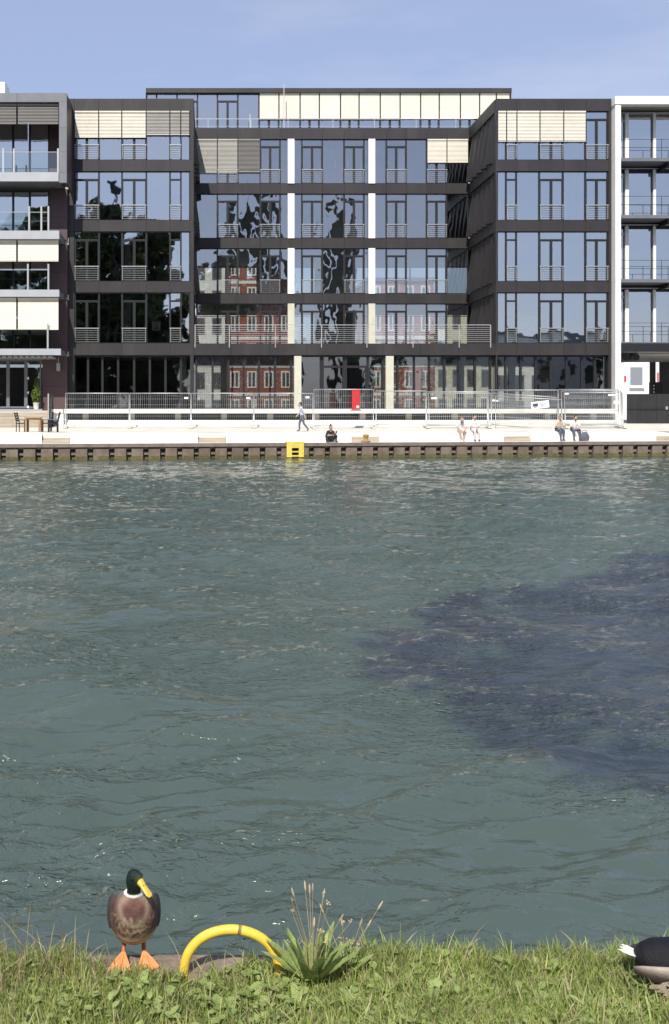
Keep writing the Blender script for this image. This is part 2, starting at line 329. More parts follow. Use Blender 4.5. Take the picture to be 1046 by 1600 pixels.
blocks = [(-40, 66, 'white concrete seat block in front of the timber terrace wall'), (110, 310, 'long white seat block below the upright fence run'),
          (354, 550, 'long white seat block behind the woman sitting in black'), (593, 788, 'long white seat block under the two people in white'),
          (830, 1026, 'long white seat block carrying the couple in jeans'), (1066, 1250, 'white seat block cut by the frame beyond the couple')]
BTOP = 1.285
for a, bb, lab in blocks:
    ta, tb = q_t(a, .605), q_t(bb, .605)
    w = q_w((ta+tb)/2, .605)
    o = thing('seat_block', (w.x, w.y, 0.5), lab, 'seat block', 'white seat blocks on the quay', rz=QROT)
    L = (tb-ta)/2; nseg = 4
    for i in range(nseg):
        m1 = MB().box(-L+i*2*L/nseg+.004, -L+(i+1)*2*L/nseg-.004, 0, .39, 0.0, BTOP-.5).build('block_segment', BLOCK, o)
        md = m1.modifiers.new('soft', 'BEVEL'); md.width = .02; md.segments = 2
for (a, bb, lab) in [(66, 110, 'short pale stone steps beside the black terrace chair'), (310, 354, 'pale stone steps between seat blocks left of the walking man'),
                     (550, 593, 'pale stone steps behind the brown mooring bollard'), (788, 830, 'pale stone steps between the two seated couples'), (1026, 1066, 'pale stone steps at the frame edge')]:
    ta, tb = q_t(a, .65), q_t(bb, .65); w = q_w((ta+tb)/2, .65)
    o = thing('stone_steps', (w.x, w.y, .5), lab, 'steps', 'stone steps between the seat blocks', rz=QROT); L = (tb-ta)/2-.02
    for i in range(3): bx('step', -L, L, .02+.11*i, .13+.11*i, 0, .42+.115*i, TIMBER if i < 2 else STONE, o)
# steps below the deck
st = thing('terrace_steps', (8, 59, 1.4), 'broad pale stone steps below the deck of the black building', 'steps', world_coords=True)
for k, (y0, z1) in enumerate([(58.9, 1.60), (59.35, 1.72), (59.8, 1.84)]):
    e = PX(100, y0); x1 = PX(975, y0); m = 9
    for i in range(m): bx('step', e+(x1-e)*i/m+.006, e+(x1-e)*(i+1)/m-.006, y0, y0+.45 if k < 2 else 60.6, 1.2, z1+random.uniform(-.005, .005), STONE, st)

# near bank
ys2 = np.r_[np.linspace(-60, -6, 10), np.linspace(-5, 3.0, 50), np.linspace(3.03, 3.41, 24)]; xs2 = np.r_[np.linspace(-90, -6, 14), np.linspace(-5, 7, 80), np.linspace(8, 90, 14)]
def bank_z(x, y):
    base = np.interp(y, [-60, -12, 0.5, 2.7, 3.23, 4], [1.6, 1.3, 0.66, 0.475, 0.448, 0.448])
    bare = np.clip(np.exp(-((x+.21)/.20)**2)+.8*np.exp(-((x-.02)/.15)**2), 0, 1)
    base = base+np.where(y > 3.29, .016-.05*bare-(.06*(y > 3.395)), 0)*np.clip((y-3.29)/.03, 0, 1)
    return base+0.012*np.sin(x*3.1+y*2)+0.012*np.sin(x*7.3-y*5+1)+0.006*np.sin(x*17+y*13)
BX, BY = np.meshgrid(xs2, ys2); BZ = bank_z(BX, BY); idx = np.arange(BX.size).reshape(BX.shape)
Q = np.stack([idx[:-1, :-1], idx[:-1, 1:], idx[1:, 1:], idx[1:, :-1]], -1).reshape(-1, 4)
bank = link(bpy.data.objects.new('grass_bank', np_mesh('grass_bank', np.stack([BX, BY, BZ], -1).reshape(-1, 3), Q, SOIL, True)))
tag(bank, 'sloping earth of the grassy near bank', 'bank', kind='structure')
kerb = thing('kerb', (0, 3.33, 0), 'brown concrete kerb stones edging the grassy bank under the standing duck', 'kerb', world_coords=True)
for i in range(-9, 12):
    o = MB().box(i*1.0+.004-.42, (i+1)*1.0-.004-.42, 3.30, 3.455, -.6, .45+random.uniform(-.004, .004)).build('kerb_stone', CONC, kerb)
    md = o.modifiers.new('soft', 'BEVEL'); md.width = .012; md.segments = 2

# ------------------------------------------------------------------ the black office building
YW, YR, YP, YB = 62.0, 68.35, 71.0, 77.0
LV = [(6.46, 9.55), (10.20, 13.24), (13.90, 16.88), (17.55, 20.52)]       # clear window heights of the four upper storeys
BANDS = [(5.76, 6.46), (9.55, 10.20), (13.24, 13.90), (16.88, 17.55), (20.52, 21.26)]
ob = thing('office_building', (8, 62, 1.6), 'black framed glass office building with two wings and a roof storey', 'building', world_coords=True)

def window(x0, x1, y, z0, z1, typ, parent, gl=GLASS, fr=FRAME, railing=True, fw=0.05):
    """a framed window with its panes; typ F fixed, D two leaves under a fanlight, d one leaf under a fanlight"""
    cx, cz = (x0+x1)/2, (z0+z1)/2
    b = MB(); fy0, fy1 = y-.05, y+.07
    b.box(x0, x0+fw, fy0, fy1, z0, z1); b.box(x1-fw, x1, fy0, fy1, z0, z1)
    b.box(x0+fw, x1-fw, fy0+.004, fy1-.004, z0, z0+fw); b.box(x0+fw, x1-fw, fy0+.004, fy1-.004, z1-fw, z1)
    ix0, ix1, iz0, iz1 = x0+fw, x1-fw, z0+fw, z1-fw; cells = [(ix0, ix1, iz0, iz1)]
    if typ in 'Dd':
        tz = z1-.16*(z1-z0)-.02
        b.box(ix0, ix1, fy0+.008, fy1-.008, tz-.05, tz+.05); cells = [(ix0, ix1, tz+.05, iz1)]
        e = .03
        if typ == 'D':
            xm = (x0+x1)/2; b.box(xm-.05, xm+.05, fy0+.012, fy1-.012, iz0, tz-.05)
            for a, c in ((ix0, xm-.05), (xm+.05, ix1)):
                cells.append((a+e, c-e, iz0+e, tz-.05-e))
                b.box(a, a+e, fy0+.02, fy1-.03, iz0, tz-.05); b.box(c-e, c, fy0+.02, fy1-.03, iz0, tz-.05); b.box(a+e, c-e, fy0+.022, fy1-.032, iz0, iz0+e); b.box(a+e, c-e, fy0+.022, fy1-.032, tz-.05-e, tz-.05)
        else: cells.append((ix0, ix1, iz0, tz-.05))
    w = b.build('window', fr, parent, loc=(cx, y, cz)); WOFF[w.name] = Vector((cx, y, cz))
    for (a, c, d0, d1) in cells: pane(a, c, y+.01, d0, d1, gl, w)
    if typ in 'Dd' and railing:
        r = MB(); r.box(x0-.02, x1+.02, y-.17, y-.13, z0+.90, z0+.945)
        for k in range(6): zz = z0+.10+k*.135; r.box(x0+.02, x1-.02, y-.157, y-.143, zz, zz+.015)
        for xx in (x0+.03, x1-.05): r.box(xx, xx+.02, y-.165, y-.07, z0+.08, z0+.90)
        r.build('railing', STEEL, parent, loc=(cx, y-.15, z0))
    return w
def blind(x0, x1, y, z0, z1, m, parent, pitch=.085, tilt=62):
    b = MB(); k = 0; zz = z1-.10
    b.box(x0+.01, x1-.01, y-.05, y+.05, z1-.09, z1)
    while zz > z0+.05:
        M = Matrix.Translation((0, y, zz))@Matrix.Rotation(R(tilt+random.gauss(0, 1.5)), 4, 'X')
        b.box(x0+.015, x1-.015, -.044, .044, -.0025, .0025, M=M); zz -= pitch
    b.box(x0+.012, x1-.012, y-.03, y+.03, z0, z0+.045)
    for xx in (x0+.16*(x1-x0), x0+.84*(x1-x0)): b.box(xx-.015, xx+.015, y-.034, y+.034, z0-.05, z0, 1)
    return b.build('blind', [m, FRAME], parent, loc=((x0+x1)/2, y, z1))
def band(edges, y, z0, z1, parent, m=CLAD, d0=.10, d1=.06):
    for a, c in zip(edges[:-1], edges[1:]):
        j = random.uniform(-.004, .004); bx('cladding_panel', a+.006, c-.006, y-d0+j, y+d1, z0, z1, m, parent)

LW = [117, 155, 191, 229, 266, 283, 297]; LT = 'DFDFdF'
RW = [777, 791, 807, 843, 880, 915, 950]; RT = 'FdFDFD'
CW = [308, 340, 372, 407, 438, 472, 504, 538, 569, 604, 635, 667, 698, 733]; CT = 'FDFDFDFDFDFDF'
LX = [PX(p, YW) for p in LW]; RX = [PX(p, YW) for p in RW]; CX = [PX(p, YR) for p in CW]
xl0, xl1, xr0, xr1 = PX(106, YW), PX(303, YW), PX(774.5, YW), PX(961, YW)
CX[0] = xl1+.06; CX[-1] = xr0-.06
for li, (z0, z1) in enumerate(LV):
    for X, T, y, g in ((LX, LT, YW, GLASS), (RX, RT, YW, GLASS), (CX, CT, YR, GLASSC)):
        for i, t in enumerate(T):
            window(X[i], X[i+1], y+.03, z0, z1, t, ob, g, railing=not (li == 0 and y == YR))
for bi, (z0, z1) in enumerate(BANDS):
    if bi == 0:
        band([xl0, LX[0]]+LX[2:5:2]+[xl1-.0]+list(np.linspace(xl1, xr0, 9)[1:])+RX[2:-1]+[RX[-1], xr1], YW, z0, z1, ob); continue
    band([xl0, LX[0]]+LX[1:5]+[xl1], YW, z0, z1, ob); band([xr0]+RX[2:-1]+[RX[-1], xr1], YW, z0, z1, ob)
    band([xl1]+CX[1:-1]+[xr0], YR, z0, z1, ob)
for z0, z1 in [(2.5, 5.76)]+LV:                                       # corner columns
    for a, c in ((xl0, LX[0]-.012), (LX[-1]+.012, xl1), (RX[-1]+.012, xr1), (xr0, RX[0]-.012)):
        bx('cladding_panel', a+.004, c-.004, YW-.09, YW+.25, z0+.004, z1-.004, CLAD, ob)
# floors, roof and inner walls
for z0, z1 in BANDS:
    bx('floor_slab', xl0+.02, xl1-.1, YW+.07, YB, z0+.03, z1-.03, PLASTER, ob); bx('floor_slab', xr0+.1, xr1-.02, YW+.07, YB, z0+.03, z1-.03, PLASTER, ob)
    bx('floor_slab', xl1, xr0, (YR if z0 > 6 else YW)+.07, YB, z0+.03, z1-.032, PLASTER, ob)
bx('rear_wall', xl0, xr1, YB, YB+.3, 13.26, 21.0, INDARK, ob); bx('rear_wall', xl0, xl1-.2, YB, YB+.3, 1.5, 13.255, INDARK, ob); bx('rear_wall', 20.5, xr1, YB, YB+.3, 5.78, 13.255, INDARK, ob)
for z0, z1, xb in ((2.5, 5.76, xr1), (6.46, 9.55, 20.5), (10.2, 13.24, 20.5)):      # the hall can be seen through to the street behind
    n_ = int((xb-xl1+.2)/2.6)
    for i in range(n_): a = xl1-.2+(xb-xl1+.2)*i/n_; window(a, a+(xb-xl1+.2)/n_, YB+.1, z0, z1, 'F', ob, GLASSG, FRAME, railing=False)
for x in (xl0, xr1-.15): bx('side_wall', x, x+.15, YW+.26, YB, 1.5, 21.0, CLAD, ob)
for li, (z0, z1) in enumerate(LV):
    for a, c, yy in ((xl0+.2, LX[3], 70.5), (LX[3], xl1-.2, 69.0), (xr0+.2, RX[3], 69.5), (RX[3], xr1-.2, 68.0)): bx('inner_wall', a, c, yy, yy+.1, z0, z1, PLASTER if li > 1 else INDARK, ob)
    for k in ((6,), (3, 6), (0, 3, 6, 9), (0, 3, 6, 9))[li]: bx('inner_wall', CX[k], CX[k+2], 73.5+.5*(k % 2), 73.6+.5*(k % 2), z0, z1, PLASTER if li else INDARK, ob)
    if li > 1: bx('inner_wall', CX[5]+.2, CX[5]+.3, 70.2, 73.4, z0, z1, WHITE, ob); bx('inner_wall', CX[10]-.05, CX[10]+.05, 69.6, 73.4, z0, z1, WHITE, ob)
    for p in (455, 581): bx('column', PX(p-5.2, YR-.06), PX(p+5.2, YR-.06), YR-.16, YR-.03, z0+.002, z1-.004, WHITE if li else PALE, ob)
    for p in (200, 880): bx('column', PX(p-5, 63.6), PX(p+5, 63.6), 63.5, 63.9, z0, z1, PLASTER, ob)
bx('curtain', PX(622, 69.3), PX(632, 69.3), 69.1, 69.2, 17.55, 20.0, WHITE, ob)
# wing flanks towards the recess: bands, folded fins and dark glass
for sx, xx, out in ((1, xr0, -1), (-1, xl1, 1)):
    ye = list(np.linspace(YW+.12, YR-.10, 5))
    for bi, (z0, z1) in enumerate(BANDS):
        if bi == 0: continue
        for a, c in zip(ye[:-1], ye[1:]):
            j = random.uniform(-.003, .003); bx('cladding_panel', min(xx+out*.02+j, xx-out*.12), max(xx+out*.02+j, xx-out*.12), a+.006, c-.006, z0, z1, CLAD, ob)
    for z0, z1 in LV:
        n5 = 5; st_ = (YR-YW-.6)/n5
        for k in range(n5):
            yc = YW+.45+st_*k
            f = MB()
            f.add([(0, 0, z0), (0, st_*.8, z0), (out*.46, st_*.66, z0), (0, 0, z1), (0, st_*.8, z1), (out*.06, st_*.35, z1)], [(0, 2, 1), (3, 4, 5), (0, 3, 5, 2), (2, 5, 4, 1), (0, 1, 4, 3)])
            o = f.build('folded_fin', CLAD, ob, loc=(0, 0, z0)); o.location = Vector((xx-out*.12, yc, z0))-woff(ob)
        bx('flank_glazing', min(xx-out*.16, xx-out*.13), max(xx-out*.16, xx-out*.13), YW+.3, YR-.1, z0, z1, FRAME, ob)
# blinds
def blinds_for(X, y, sel, z0, m, tilt=62, ztop=20.50):
    for i in sel: blind(X[i]+.02, X[i+1]-.02, y-.13, z0, ztop, m, ob, tilt=tilt)
blinds_for(LX, YW, (0, 1, 2), PZ(216, YW), BLINDW, 66); blinds_for(LX, YW, (3, 4, 5), PZ(212, YW), BLINDG, 50)
blinds_for(RX, YW, (0, 1, 2, 3, 4), PZ(222, YW), BLINDW, 68)
blinds_for(CX, YR, (0, 1), PZ(271, YR), BLINDG, 56); blinds_for(CX, YR, (2,), PZ(270, YR), BLINDD, 50); blinds_for(CX, YR, (11, 12), PZ(255, YR), BLINDW, 72)
# ground floor
gy = YW+.25; gz0, gz1 = 2.52, 5.76
gm = [117, 138, 160.5, 185, 210, 234.5, 259, 283, 307, 332.5, 357, 381, 405, 430, 455, 503, 539, 575, 598, 621, 647, 670.6, 694, 718, 742, 766, 790, 813.5, 837, 860.5, 885, 909, 929, 949]
gx = [PX(p, gy) for p in gm]
for i in range(len(gm)-1):
    a, c = gx[i], gx[i+1]; door = gm[i] in (503, 539)
    b = MB(); w_ = .065 if not door else .12
    b.box(a-w_, a+w_, gy-.09, gy+.09, gz0, gz1); zt = gz1-.10
    b.box(a+w_, c-.065, gy-.05, gy+.05, gz0, gz0+.07); b.box(a+w_, c-.065, gy-.05, gy+.05, zt, gz1)
    if door:
        b.box(a+w_, c-.065, gy-.07, gy+.06, 5.0, 5.14); b.box(c-.16, c-.066, gy-.06, gy+.06, gz0+.07, 5.0)
    o = b.build('shopfront_window', FRAME, ob, loc=((a+c)/2, gy, gz0)); WOFF[o.name] = Vector(((a+c)/2, gy, gz0))
    pane(a+w_, c-.066, gy, gz0+.07, zt, GLASSG, o)
bx('mullion', gx[-1]-.06, gx[-1]+.06, gy-.09, gy+.09, gz0, gz1, FRAME, ob)
for p, wdt in ((465.5, 11), (609, 12)): bx('column', PX(p-wdt/2, YW-.1), PX(p+wdt/2, YW-.1), YW-.2, YW+.12, gz0, gz1-.06, PALE, ob)
for p in (287, 350, 720, 800): bx('column', PX(p-5, 63.4), PX(p+5, 63.4), 63.3, 63.65, gz0, gz1, PALE, ob)
bx('ground_floor_slab', xl0, xr1, YW-.3, YB, 2.2, 2.5, PLASTER, ob)
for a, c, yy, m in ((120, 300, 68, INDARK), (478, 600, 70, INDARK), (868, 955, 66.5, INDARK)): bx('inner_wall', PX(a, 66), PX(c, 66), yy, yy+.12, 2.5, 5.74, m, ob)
# deck in front, terrace floor and its railing
for i in range(12):
    a, c = PX(100, 60.2), PX(966, 60.2); bx('deck_edge', a+(c-a)*i/12+.006, a+(c-a)*(i+1)/12-.006, 60.2, 60.4, 2.24+random.uniform(-.004, .004), 2.5, STONE, ob)
bx('deck_floor', PX(100, 60.4), PX(966, 60.4), 60.405, YW-.31, 2.30, 2.49, TIMBER, ob)
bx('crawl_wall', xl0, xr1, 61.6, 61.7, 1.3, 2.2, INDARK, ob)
for p in range(130, 960, 72): bx('deck_pier', PX(p, 60.9), PX(p+9, 60.9), 60.75, 61.1, 1.3, 2.24, PALE, ob)
bx('terrace_floor', xl1-.05, xr0+.05, YW+.07, YR-.06, 6.34, 6.44, TIMBER, ob)
rp = [304.5, 358, 430, 502, 573, 645, 717, 767]
for a, c in zip(rp[:-1], rp[1:]):
    x0, x1 = PX(a, YW-.13), PX(c, YW-.13); r = MB(); y = YW-.13; z = 6.46
    r.box(x0, x1, y-.02, y+.02, z+1.10, z+1.14)
    for k in range(8): r.box(x0+.03, x1-.03, y-.008, y+.008, z+.10+k*.122, z+.118+k*.122)
    for xx in ((x0, x1-.03) if c == 767 else (x0,)): r.box(xx, xx+.05, y-.025, y+.025, z-.25, z+1.10)
    r.build('terrace_railing', STEEL, ob, loc=((x0+x1)/2, y, z))
# roof storey
pe = [229.5, 245, 277, 309, 340, 372, 405, 436, 469, 499, 532, 561, 594, 625, 657, 686, 719, 749, 775, 796.5]; pxs = [PX(p, YP) for p in pe]
pz0, pz1, pz2 = 21.2, PZ(146.5, YP), PZ(139.5, YP)
for i in range(len(pe)-1):
    t = 'D' if i in (2, 4) else ('F' if i < 6 else ('D' if i % 2 == 0 else 'F'))
    window(pxs[i], pxs[i+1], YP, pz0, pz1, t, ob, GLASS, railing=False)
    if i >= 6: blind(pxs[i]+.03, pxs[i+1]-.03, YP-.13, PZ(187.5 if i not in (13, 14, 15, 16) else 186.5, YP), pz1-.01, BLINDW, ob, tilt=76, pitch=.075)
band([pxs[0]-.05]+pxs[2::3]+[pxs[-1]+.08], YP, pz1, pz2, ob, d0=.28, d1=.1)
bx('roof_slab', pxs[0], pxs[-1], YP+.105, 80, pz1+.02, pz2-.03, PLASTER, ob); bx('roof_wall', pxs[0]-.05, pxs[-1]+.05, 76.2, 76.4, 21.0, pz1, INDARK, ob)
for x in (pxs[0]-.06, pxs[-1]+.01): bx('roof_wall', x, x+.05, YP-.2, 76.2, 21.2, pz1, CLAD, ob)
bx('roof_deck', xl0+.05, xr1-.05, YR+.10, YB+.2, 21.0, 21.17, GROUND, ob)
for a, c in ((229, 280), (280, 325), (325, 392), (392, 450), (450, 520), (520, 585), (585, 650), (650, 712), (712, 740)):
    yy = YR+.4; x0, x1 = PX(a, yy), PX(c, yy); r = MB(); zb = 21.2
    r.box(x0, x1, yy-.02, yy+.02, zb+.78, zb+.82); r.box(x0, x1, yy-.008, yy+.008, zb+.30, zb+.318); r.box(x0, x0+.04, yy-.02, yy+.02, zb-.02, zb+.78)
    r.build('roof_railing', STEEL, ob, loc=((x0+x1)/2, yy, zb))
for p, t in ((391, 178), (444, 131)): bx('roof_mast', PX(p-.6, 70), PX(p+.6, 70), 70, 70.05, 21.2, PZ(t, 70), STEEL, ob)

# ------------------------------------------------------------------ grey building with balconies (left)
YL, YLW = 59.6, 61.6
lb = thing('grey_building', (-10.5, 61, 1.6), 'grey building with projecting balconies and maroon wall panels beside the terrace', 'building', world_coords=True)
def LXp(p): return PX(p, YL)
xe = LXp(105); xw0 = PX(-260, YL)
def LZ(p): return PZ(p, YL)
for a, c in ((-260, -120), (-120, -45), (-45, 27), (27, 105)): bx('fascia_panel', LXp(a)+.005, LXp(c)-.005, YL-.1, YL+.2, LZ(160), LZ(146), MIDG, lb)
for t, b_ in ((160, 200), (200, 238), (238, 270), (270, 286)): bx('jamb_panel', LXp(93), xe-.006, YL-.1, YL+.2, LZ(b_)+.004, LZ(t)-.004, MIDG, lb)
bx('box_side', xe-.12, xe-.002, YL+.205, YLW+.5, LZ(286), LZ(147), MAROON, lb); bx('roof_slab', xw0, xe-.13, YL+.205, 75, LZ(158), LZ(147), MIDG, lb)
slabs = [(270, 284, 92.5, GREYP), (361, 374, 93.5, GREYP), (453, 464, 93.5, GREYP), (545, 555, 96, GREYP)]
for (a, b_, e, m) in slabs:
    for p0, p1 in ((-260, -130), (-130, -20), (-20, e)): bx('balcony_edge', LXp(p0)+.004, LXp(p1)-.004, YL-.15, YL+.05, LZ(b_), LZ(a), m, lb)
    bx('balcony_slab', xw0, LXp(e)-.02, YL+.055, YLW+.1, LZ(b_)+.04, LZ(a)-.04, MIDG, lb); bx('floor_slab', xw0, xe-.2, YLW+.12, 72, LZ(b_)+.04, LZ(a)-.04, PLASTER, lb)
for (t, b_) in ((160, 270), (286, 361), (374, 453), (464, 545), (556, 638)):
    zt, zb = LZ(t)-.04, LZ(b_)+.02; e = 77 if t != 556 else 66
    edges = [-260, -180, -100, -30, 21, 47, e] if t != 556 else [-260, -120, -60, -12, 13, 41, 65]
    for i in range(6):
        yw = YLW+.02; window(PX(edges[i], yw), PX(edges[i+1], yw), yw, zb, zt, 'F', lb, GLASSG if t == 556 else GLASS, MIDG if t == 556 else FRAME, railing=False, fw=.06 if t != 556 else .10)
    for zz0, zz1 in ((zb, (zb+zt)/2), ((zb+zt)/2, zt)):
        bx('wall_panel', PX(e+.5, YLW), PX(106, YLW)-.02, YLW-.05, YLW+.15, zz0-.2+.004, zz1-.004+ (.12 if zz1 == zt else -.2), MAROON, lb)
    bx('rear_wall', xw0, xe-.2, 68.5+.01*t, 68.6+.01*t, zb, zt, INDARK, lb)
for (t, b_, m, tl) in ((162, 193, BLINDD, 52), (375, 408, BLINDW, 74), (465, 515, BLINDW, 74)):
    for p0, p1 in ((-130, -36), (-34, 26), (28, 92)):
        blind(PX(p0, YL+.12), PX(p1, YL+.12), YL+.12, LZ(b_), LZ(t), m, lb, tilt=tl)
for (t, b_, posts, e) in ((238, 270, (5.5, 22, 91), 92), (332, 361, (46, 65, 76), 77), (422, 453, (44, 76), 77), (515, 545, (75,), 76)):
    zt, zb = LZ(t), LZ(b_); y = YL+.0
    r = MB(); r.box(PX(-260, y), PX(e, y), y-.015, y+.015, zt, zt+.03)
    for p in posts: r.box(PX(p, y)-.05, PX(p, y)+.05, y-.03, y+.03, zb-.02, zt+.22 if t < 330 else zt+.36)
    o = r.build('balustrade', STEEL, lb, loc=(PX(e, y), y, zb)); WOFF[o.name] = Vector((PX(e, y), y, zb))
    for p0, p1 in ((-200, -110), (-108, -30), (-28, 21), (23, e)): pane(PX(p0, y), PX(p1, y), y+.035, zb+.03, zt, BALGL, o)
lamp = MB(); zl = LZ(578); xx = PX(91.5, YLW-.35); lamp.box(xx-.10, xx+.10, YLW-.45, YLW-.25, zl, zl+.48); lamp.box(xx-.02, xx+.02, YLW-.37, YLW-.33, zl+.48, LZ(556)); lamp.build('hanging_lamp', GREYP, lb)
for i in range(16): p = -60+i*9; bx('soffit_slat', PX(p, YL), PX(p+6, YL), YL+.06, YLW-.1, LZ(559), LZ(556)+.0, GREYP, lb)
tri = MB()
for k, p in enumerate((569, 591, 613.5, 636)):
    yy = YLW-.045; x = PX(43.5, yy); z = PZ(p, yy); s2 = .075; tri.add([(x-s2, yy, z), (x+s2, yy, z-s2*1.3), (x+s2, yy, z+s2*1.3), (x-s2, yy+.004, z), (x+s2, yy+.004, z-s2*1.3), (x+s2, yy+.004, z+s2*1.3)], [(0, 1, 2), (3, 5, 4), (0, 3, 4, 1), (1, 4, 5, 2), (2, 5, 3, 0)])
tri.build('door_mark', PAPER, lb)
bx('chimney', PX(-40, 66), PX(8, 66), 66, 67.5, 21.0, PZ(128, 66), WHITE, lb)
# timber terrace front of the grey building
tw = thing('timber_terrace', (-11, 58, 1.3), 'weathered timber plank terrace front below the glass doors', 'terrace', world_coords=True)
for k in range(7):
    zt = PZ(641.5, 57.8)-k*.178
    for a, c in ((-260, -95), (-95, 20), (20, 75)): bx('plank', PX(a, 57.8)+.004, PX(c, 57.8)-.004, 57.8+random.uniform(-.01, .01), 57.86, zt-.168, zt, TIMBER, tw)
bx('terrace_floor', PX(-260, 57.8), PX(75, 57.8), 57.865, YLW-.06, PZ(641.5, 57.8)-.12, PZ(641.5, 57.8)-.012, TIMBER, tw)
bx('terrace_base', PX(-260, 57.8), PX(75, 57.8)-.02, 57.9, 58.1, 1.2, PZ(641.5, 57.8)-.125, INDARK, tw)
bx('stair_newel', PX(75, 57.8), PX(77, 57.8), 57.75, 57.82, 1.3, PZ(615, 57.8), STEEL, tw)
for p, yy in ((82, 58.9), (77.5, 58.3)): bx('stair_newel', PX(p, yy)-.05, PX(p, yy)+.05, yy, yy+.1, 1.3, PZ(616, yy), BLACK, tw)
for k in range(4): bx('stair_rail', PX(76.5, 57.9), PX(82.5, 57.9), 57.9, 57.93, PZ(621+k*8, 57.9), PZ(620+k*8, 57.9), BLACK, tw)
wp = thing('white_pier', (PX(95, 59), 59, 1.4), 'white rendered pier carrying the end of the deck beside the chairs', 'pier', world_coords=True)
bx('pier', PX(90, 59), PX(100, 59), 58.8, 59.3, 1.3, 2.235, WHITE, wp); bx('cap', PX(82, 59), PX(99.5, 59), 58.75, 59.35, 2.24, 2.48, STONE, wp)

# ------------------------------------------------------------------ white framed building (right)
YF, YG = 61.3, 62.9
rb = thing('white_framed_building', (28, 62, 1.6), 'glass building in a white concrete frame over an open passage', 'building', world_coords=True)
fx0, fx1, fx2 = PX(962, YF), PX(970.5, YF), PX(1330, YF)
zs = [1.6]+[PZ(p, YF) for p in (537, 440, 345, 250, 163)]
for a, c in zip(zs[:-1], zs[1:]): bx('frame_column', fx0, fx1, YF, YG+.3, a+.003, c-.003, WHITE, rb)
for i in range(5): a = fx0-.05+(fx2-fx0)*i/5; bx('frame_beam', a+.003, a+(fx2-fx0)/5-.003, YF-.05, YF+.5, PZ(163, YF)+.003, PZ(150.5, YF), WHITE, rb)
bx('roof_soffit', fx1, fx2, YF+.505, 74, PZ(163, YF)+.15, PZ(152, YF), PALE, rb)
lv = [(176, 247), (263, 336), (351, 436), (450, 534)]
for (t, b_) in lv:
    zt, zb = PZ(t, YG), PZ(b_, YF+.3)
    ed = [969.5, 979.5, 1022, 1064, 1106, 1160, 1220]
    for i in range(6):
        x0, x1 = PX(ed[i], YG), PX(ed[i+1], YG); window(x0, x1, YG, zb, zt, 'F' if i else 'd', rb, GLASS, WHITE if i else WHITE, railing=False, fw=.05)
    for i, p in enumerate(ed[1:-1]): bx('white_mullion', PX(p, YG-.1)-.07-(.05 if i == 0 else 0), PX(p, YG-.1)+.09, YG-.2, YG-.055, zb, zb+(zt-zb)*.96, WHITE, rb)
    bx('balcony_slab', fx1+.003, fx2, YF+.15, YG+.2, zb-.22, zb-.02, MIDG, rb); bx('floor_slab', fx1+.003, fx2, YG+.21, 74, zb-.62, zb-.02, PLASTER, rb)
    bx('slab_shadow_gap', fx1+.003, fx2, YG-.02, YG+.2, zb-.62, zb-.222, FRAME, rb)
    for p in (1029, 1130): bx('bracket', PX(p, YG), PX(p+3, YG), YF+.2, YG-.03, zb-.5, zb-.225, FRAME, rb)
    r = MB(); y = YF+.3
    for h in (1.12, .62): r.box(fx1+.01, fx2, y-.01, y+.01, zb+h, zb+h+.022)
    for p in (1017, 1034, 1075, 1120, 1165): r.box(PX(p, y)-.012, PX(p, y)+.012, y-.01, y+.01, zb, zb+(1.12 if p != 1017 else .62))
    r.build('balcony_railing', FRAME, rb, loc=(fx1, y, zb))
    bx('rear_wall', fx1, fx2, 69, 69.2, zb, zt, PLASTER, rb)
bx('white_sill', PX(985, YG), PX(1040, YG), YG+.5, YG+.9, PZ(434, YG), PZ(430, YG), WHITE, rb)
zsf = PZ(549, YF)
bx('passage_beam', fx1+.003, fx2, YF+.1, YF+.6, zsf, PZ(536, YF), FRAME, rb); bx('passage_soffit', fx1+.003, fx2, YF+.605, 74.5, zsf+.02, zsf+.2, WHITE, rb)
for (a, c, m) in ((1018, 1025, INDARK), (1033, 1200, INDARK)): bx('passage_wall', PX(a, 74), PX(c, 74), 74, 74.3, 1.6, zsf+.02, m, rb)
YH = 97.0
wh_ = thing('white_house', (PX(995, YH), YH, .8), 'sunlit white rendered house seen through the passage behind the gate', 'house', world_coords=True)
bx('wall', PX(955, YH), PX(1034, YH), YH, YH+8, .7, 8.5, WHITE, wh_); bx('roof', PX(953, YH), PX(1036, YH), YH-.4, YH+8.4, 8.505, 9.0, MIDG, wh_)
window(PX(984, YH-.1), PX(1005, YH-.1), YH-.08, PZ(603, YH), PZ(573, YH), 'F', wh_, GLASS, WHITE, railing=False)
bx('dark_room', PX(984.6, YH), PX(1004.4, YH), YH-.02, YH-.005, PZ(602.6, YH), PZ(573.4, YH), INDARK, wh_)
bx('window_sill', PX(983, YH), PX(1006, YH), YH-.3, YH-.14, PZ(606, YH), PZ(603.5, YH), WHITE, wh_)
bx('red_notice', PX(975.5, YH), PX(978.5, YH), YH-.03, YH-.004, PZ(597, YH), PZ(587, YH), RED, wh_)
bx('red_notice', PX(1027, YH), PX(1029.5, YH), YH-.03, YH-.004, PZ(597, YH), PZ(582, YH), RED, wh_)
for p in (973, 990):
    d = MB(); x = PX(p, 63); z = PZ(558.5, 63); d.tube([(x, 62.6, z), (x, 66, z)], .23, 16); d.tube([(x, 62.595, z), (x, 62.55, z)], .20, 16, 1)
    d.build('ventilation_duct', [MIDG, BLACK], rb)
gate = thing('black_gate', (27.3, 60.7, 1.63), 'black timber board gate closing the passage under the white framed building', 'gate', world_coords=True)
gxa = PX(980, 60.7); gxb = PX(1120, 60.7)
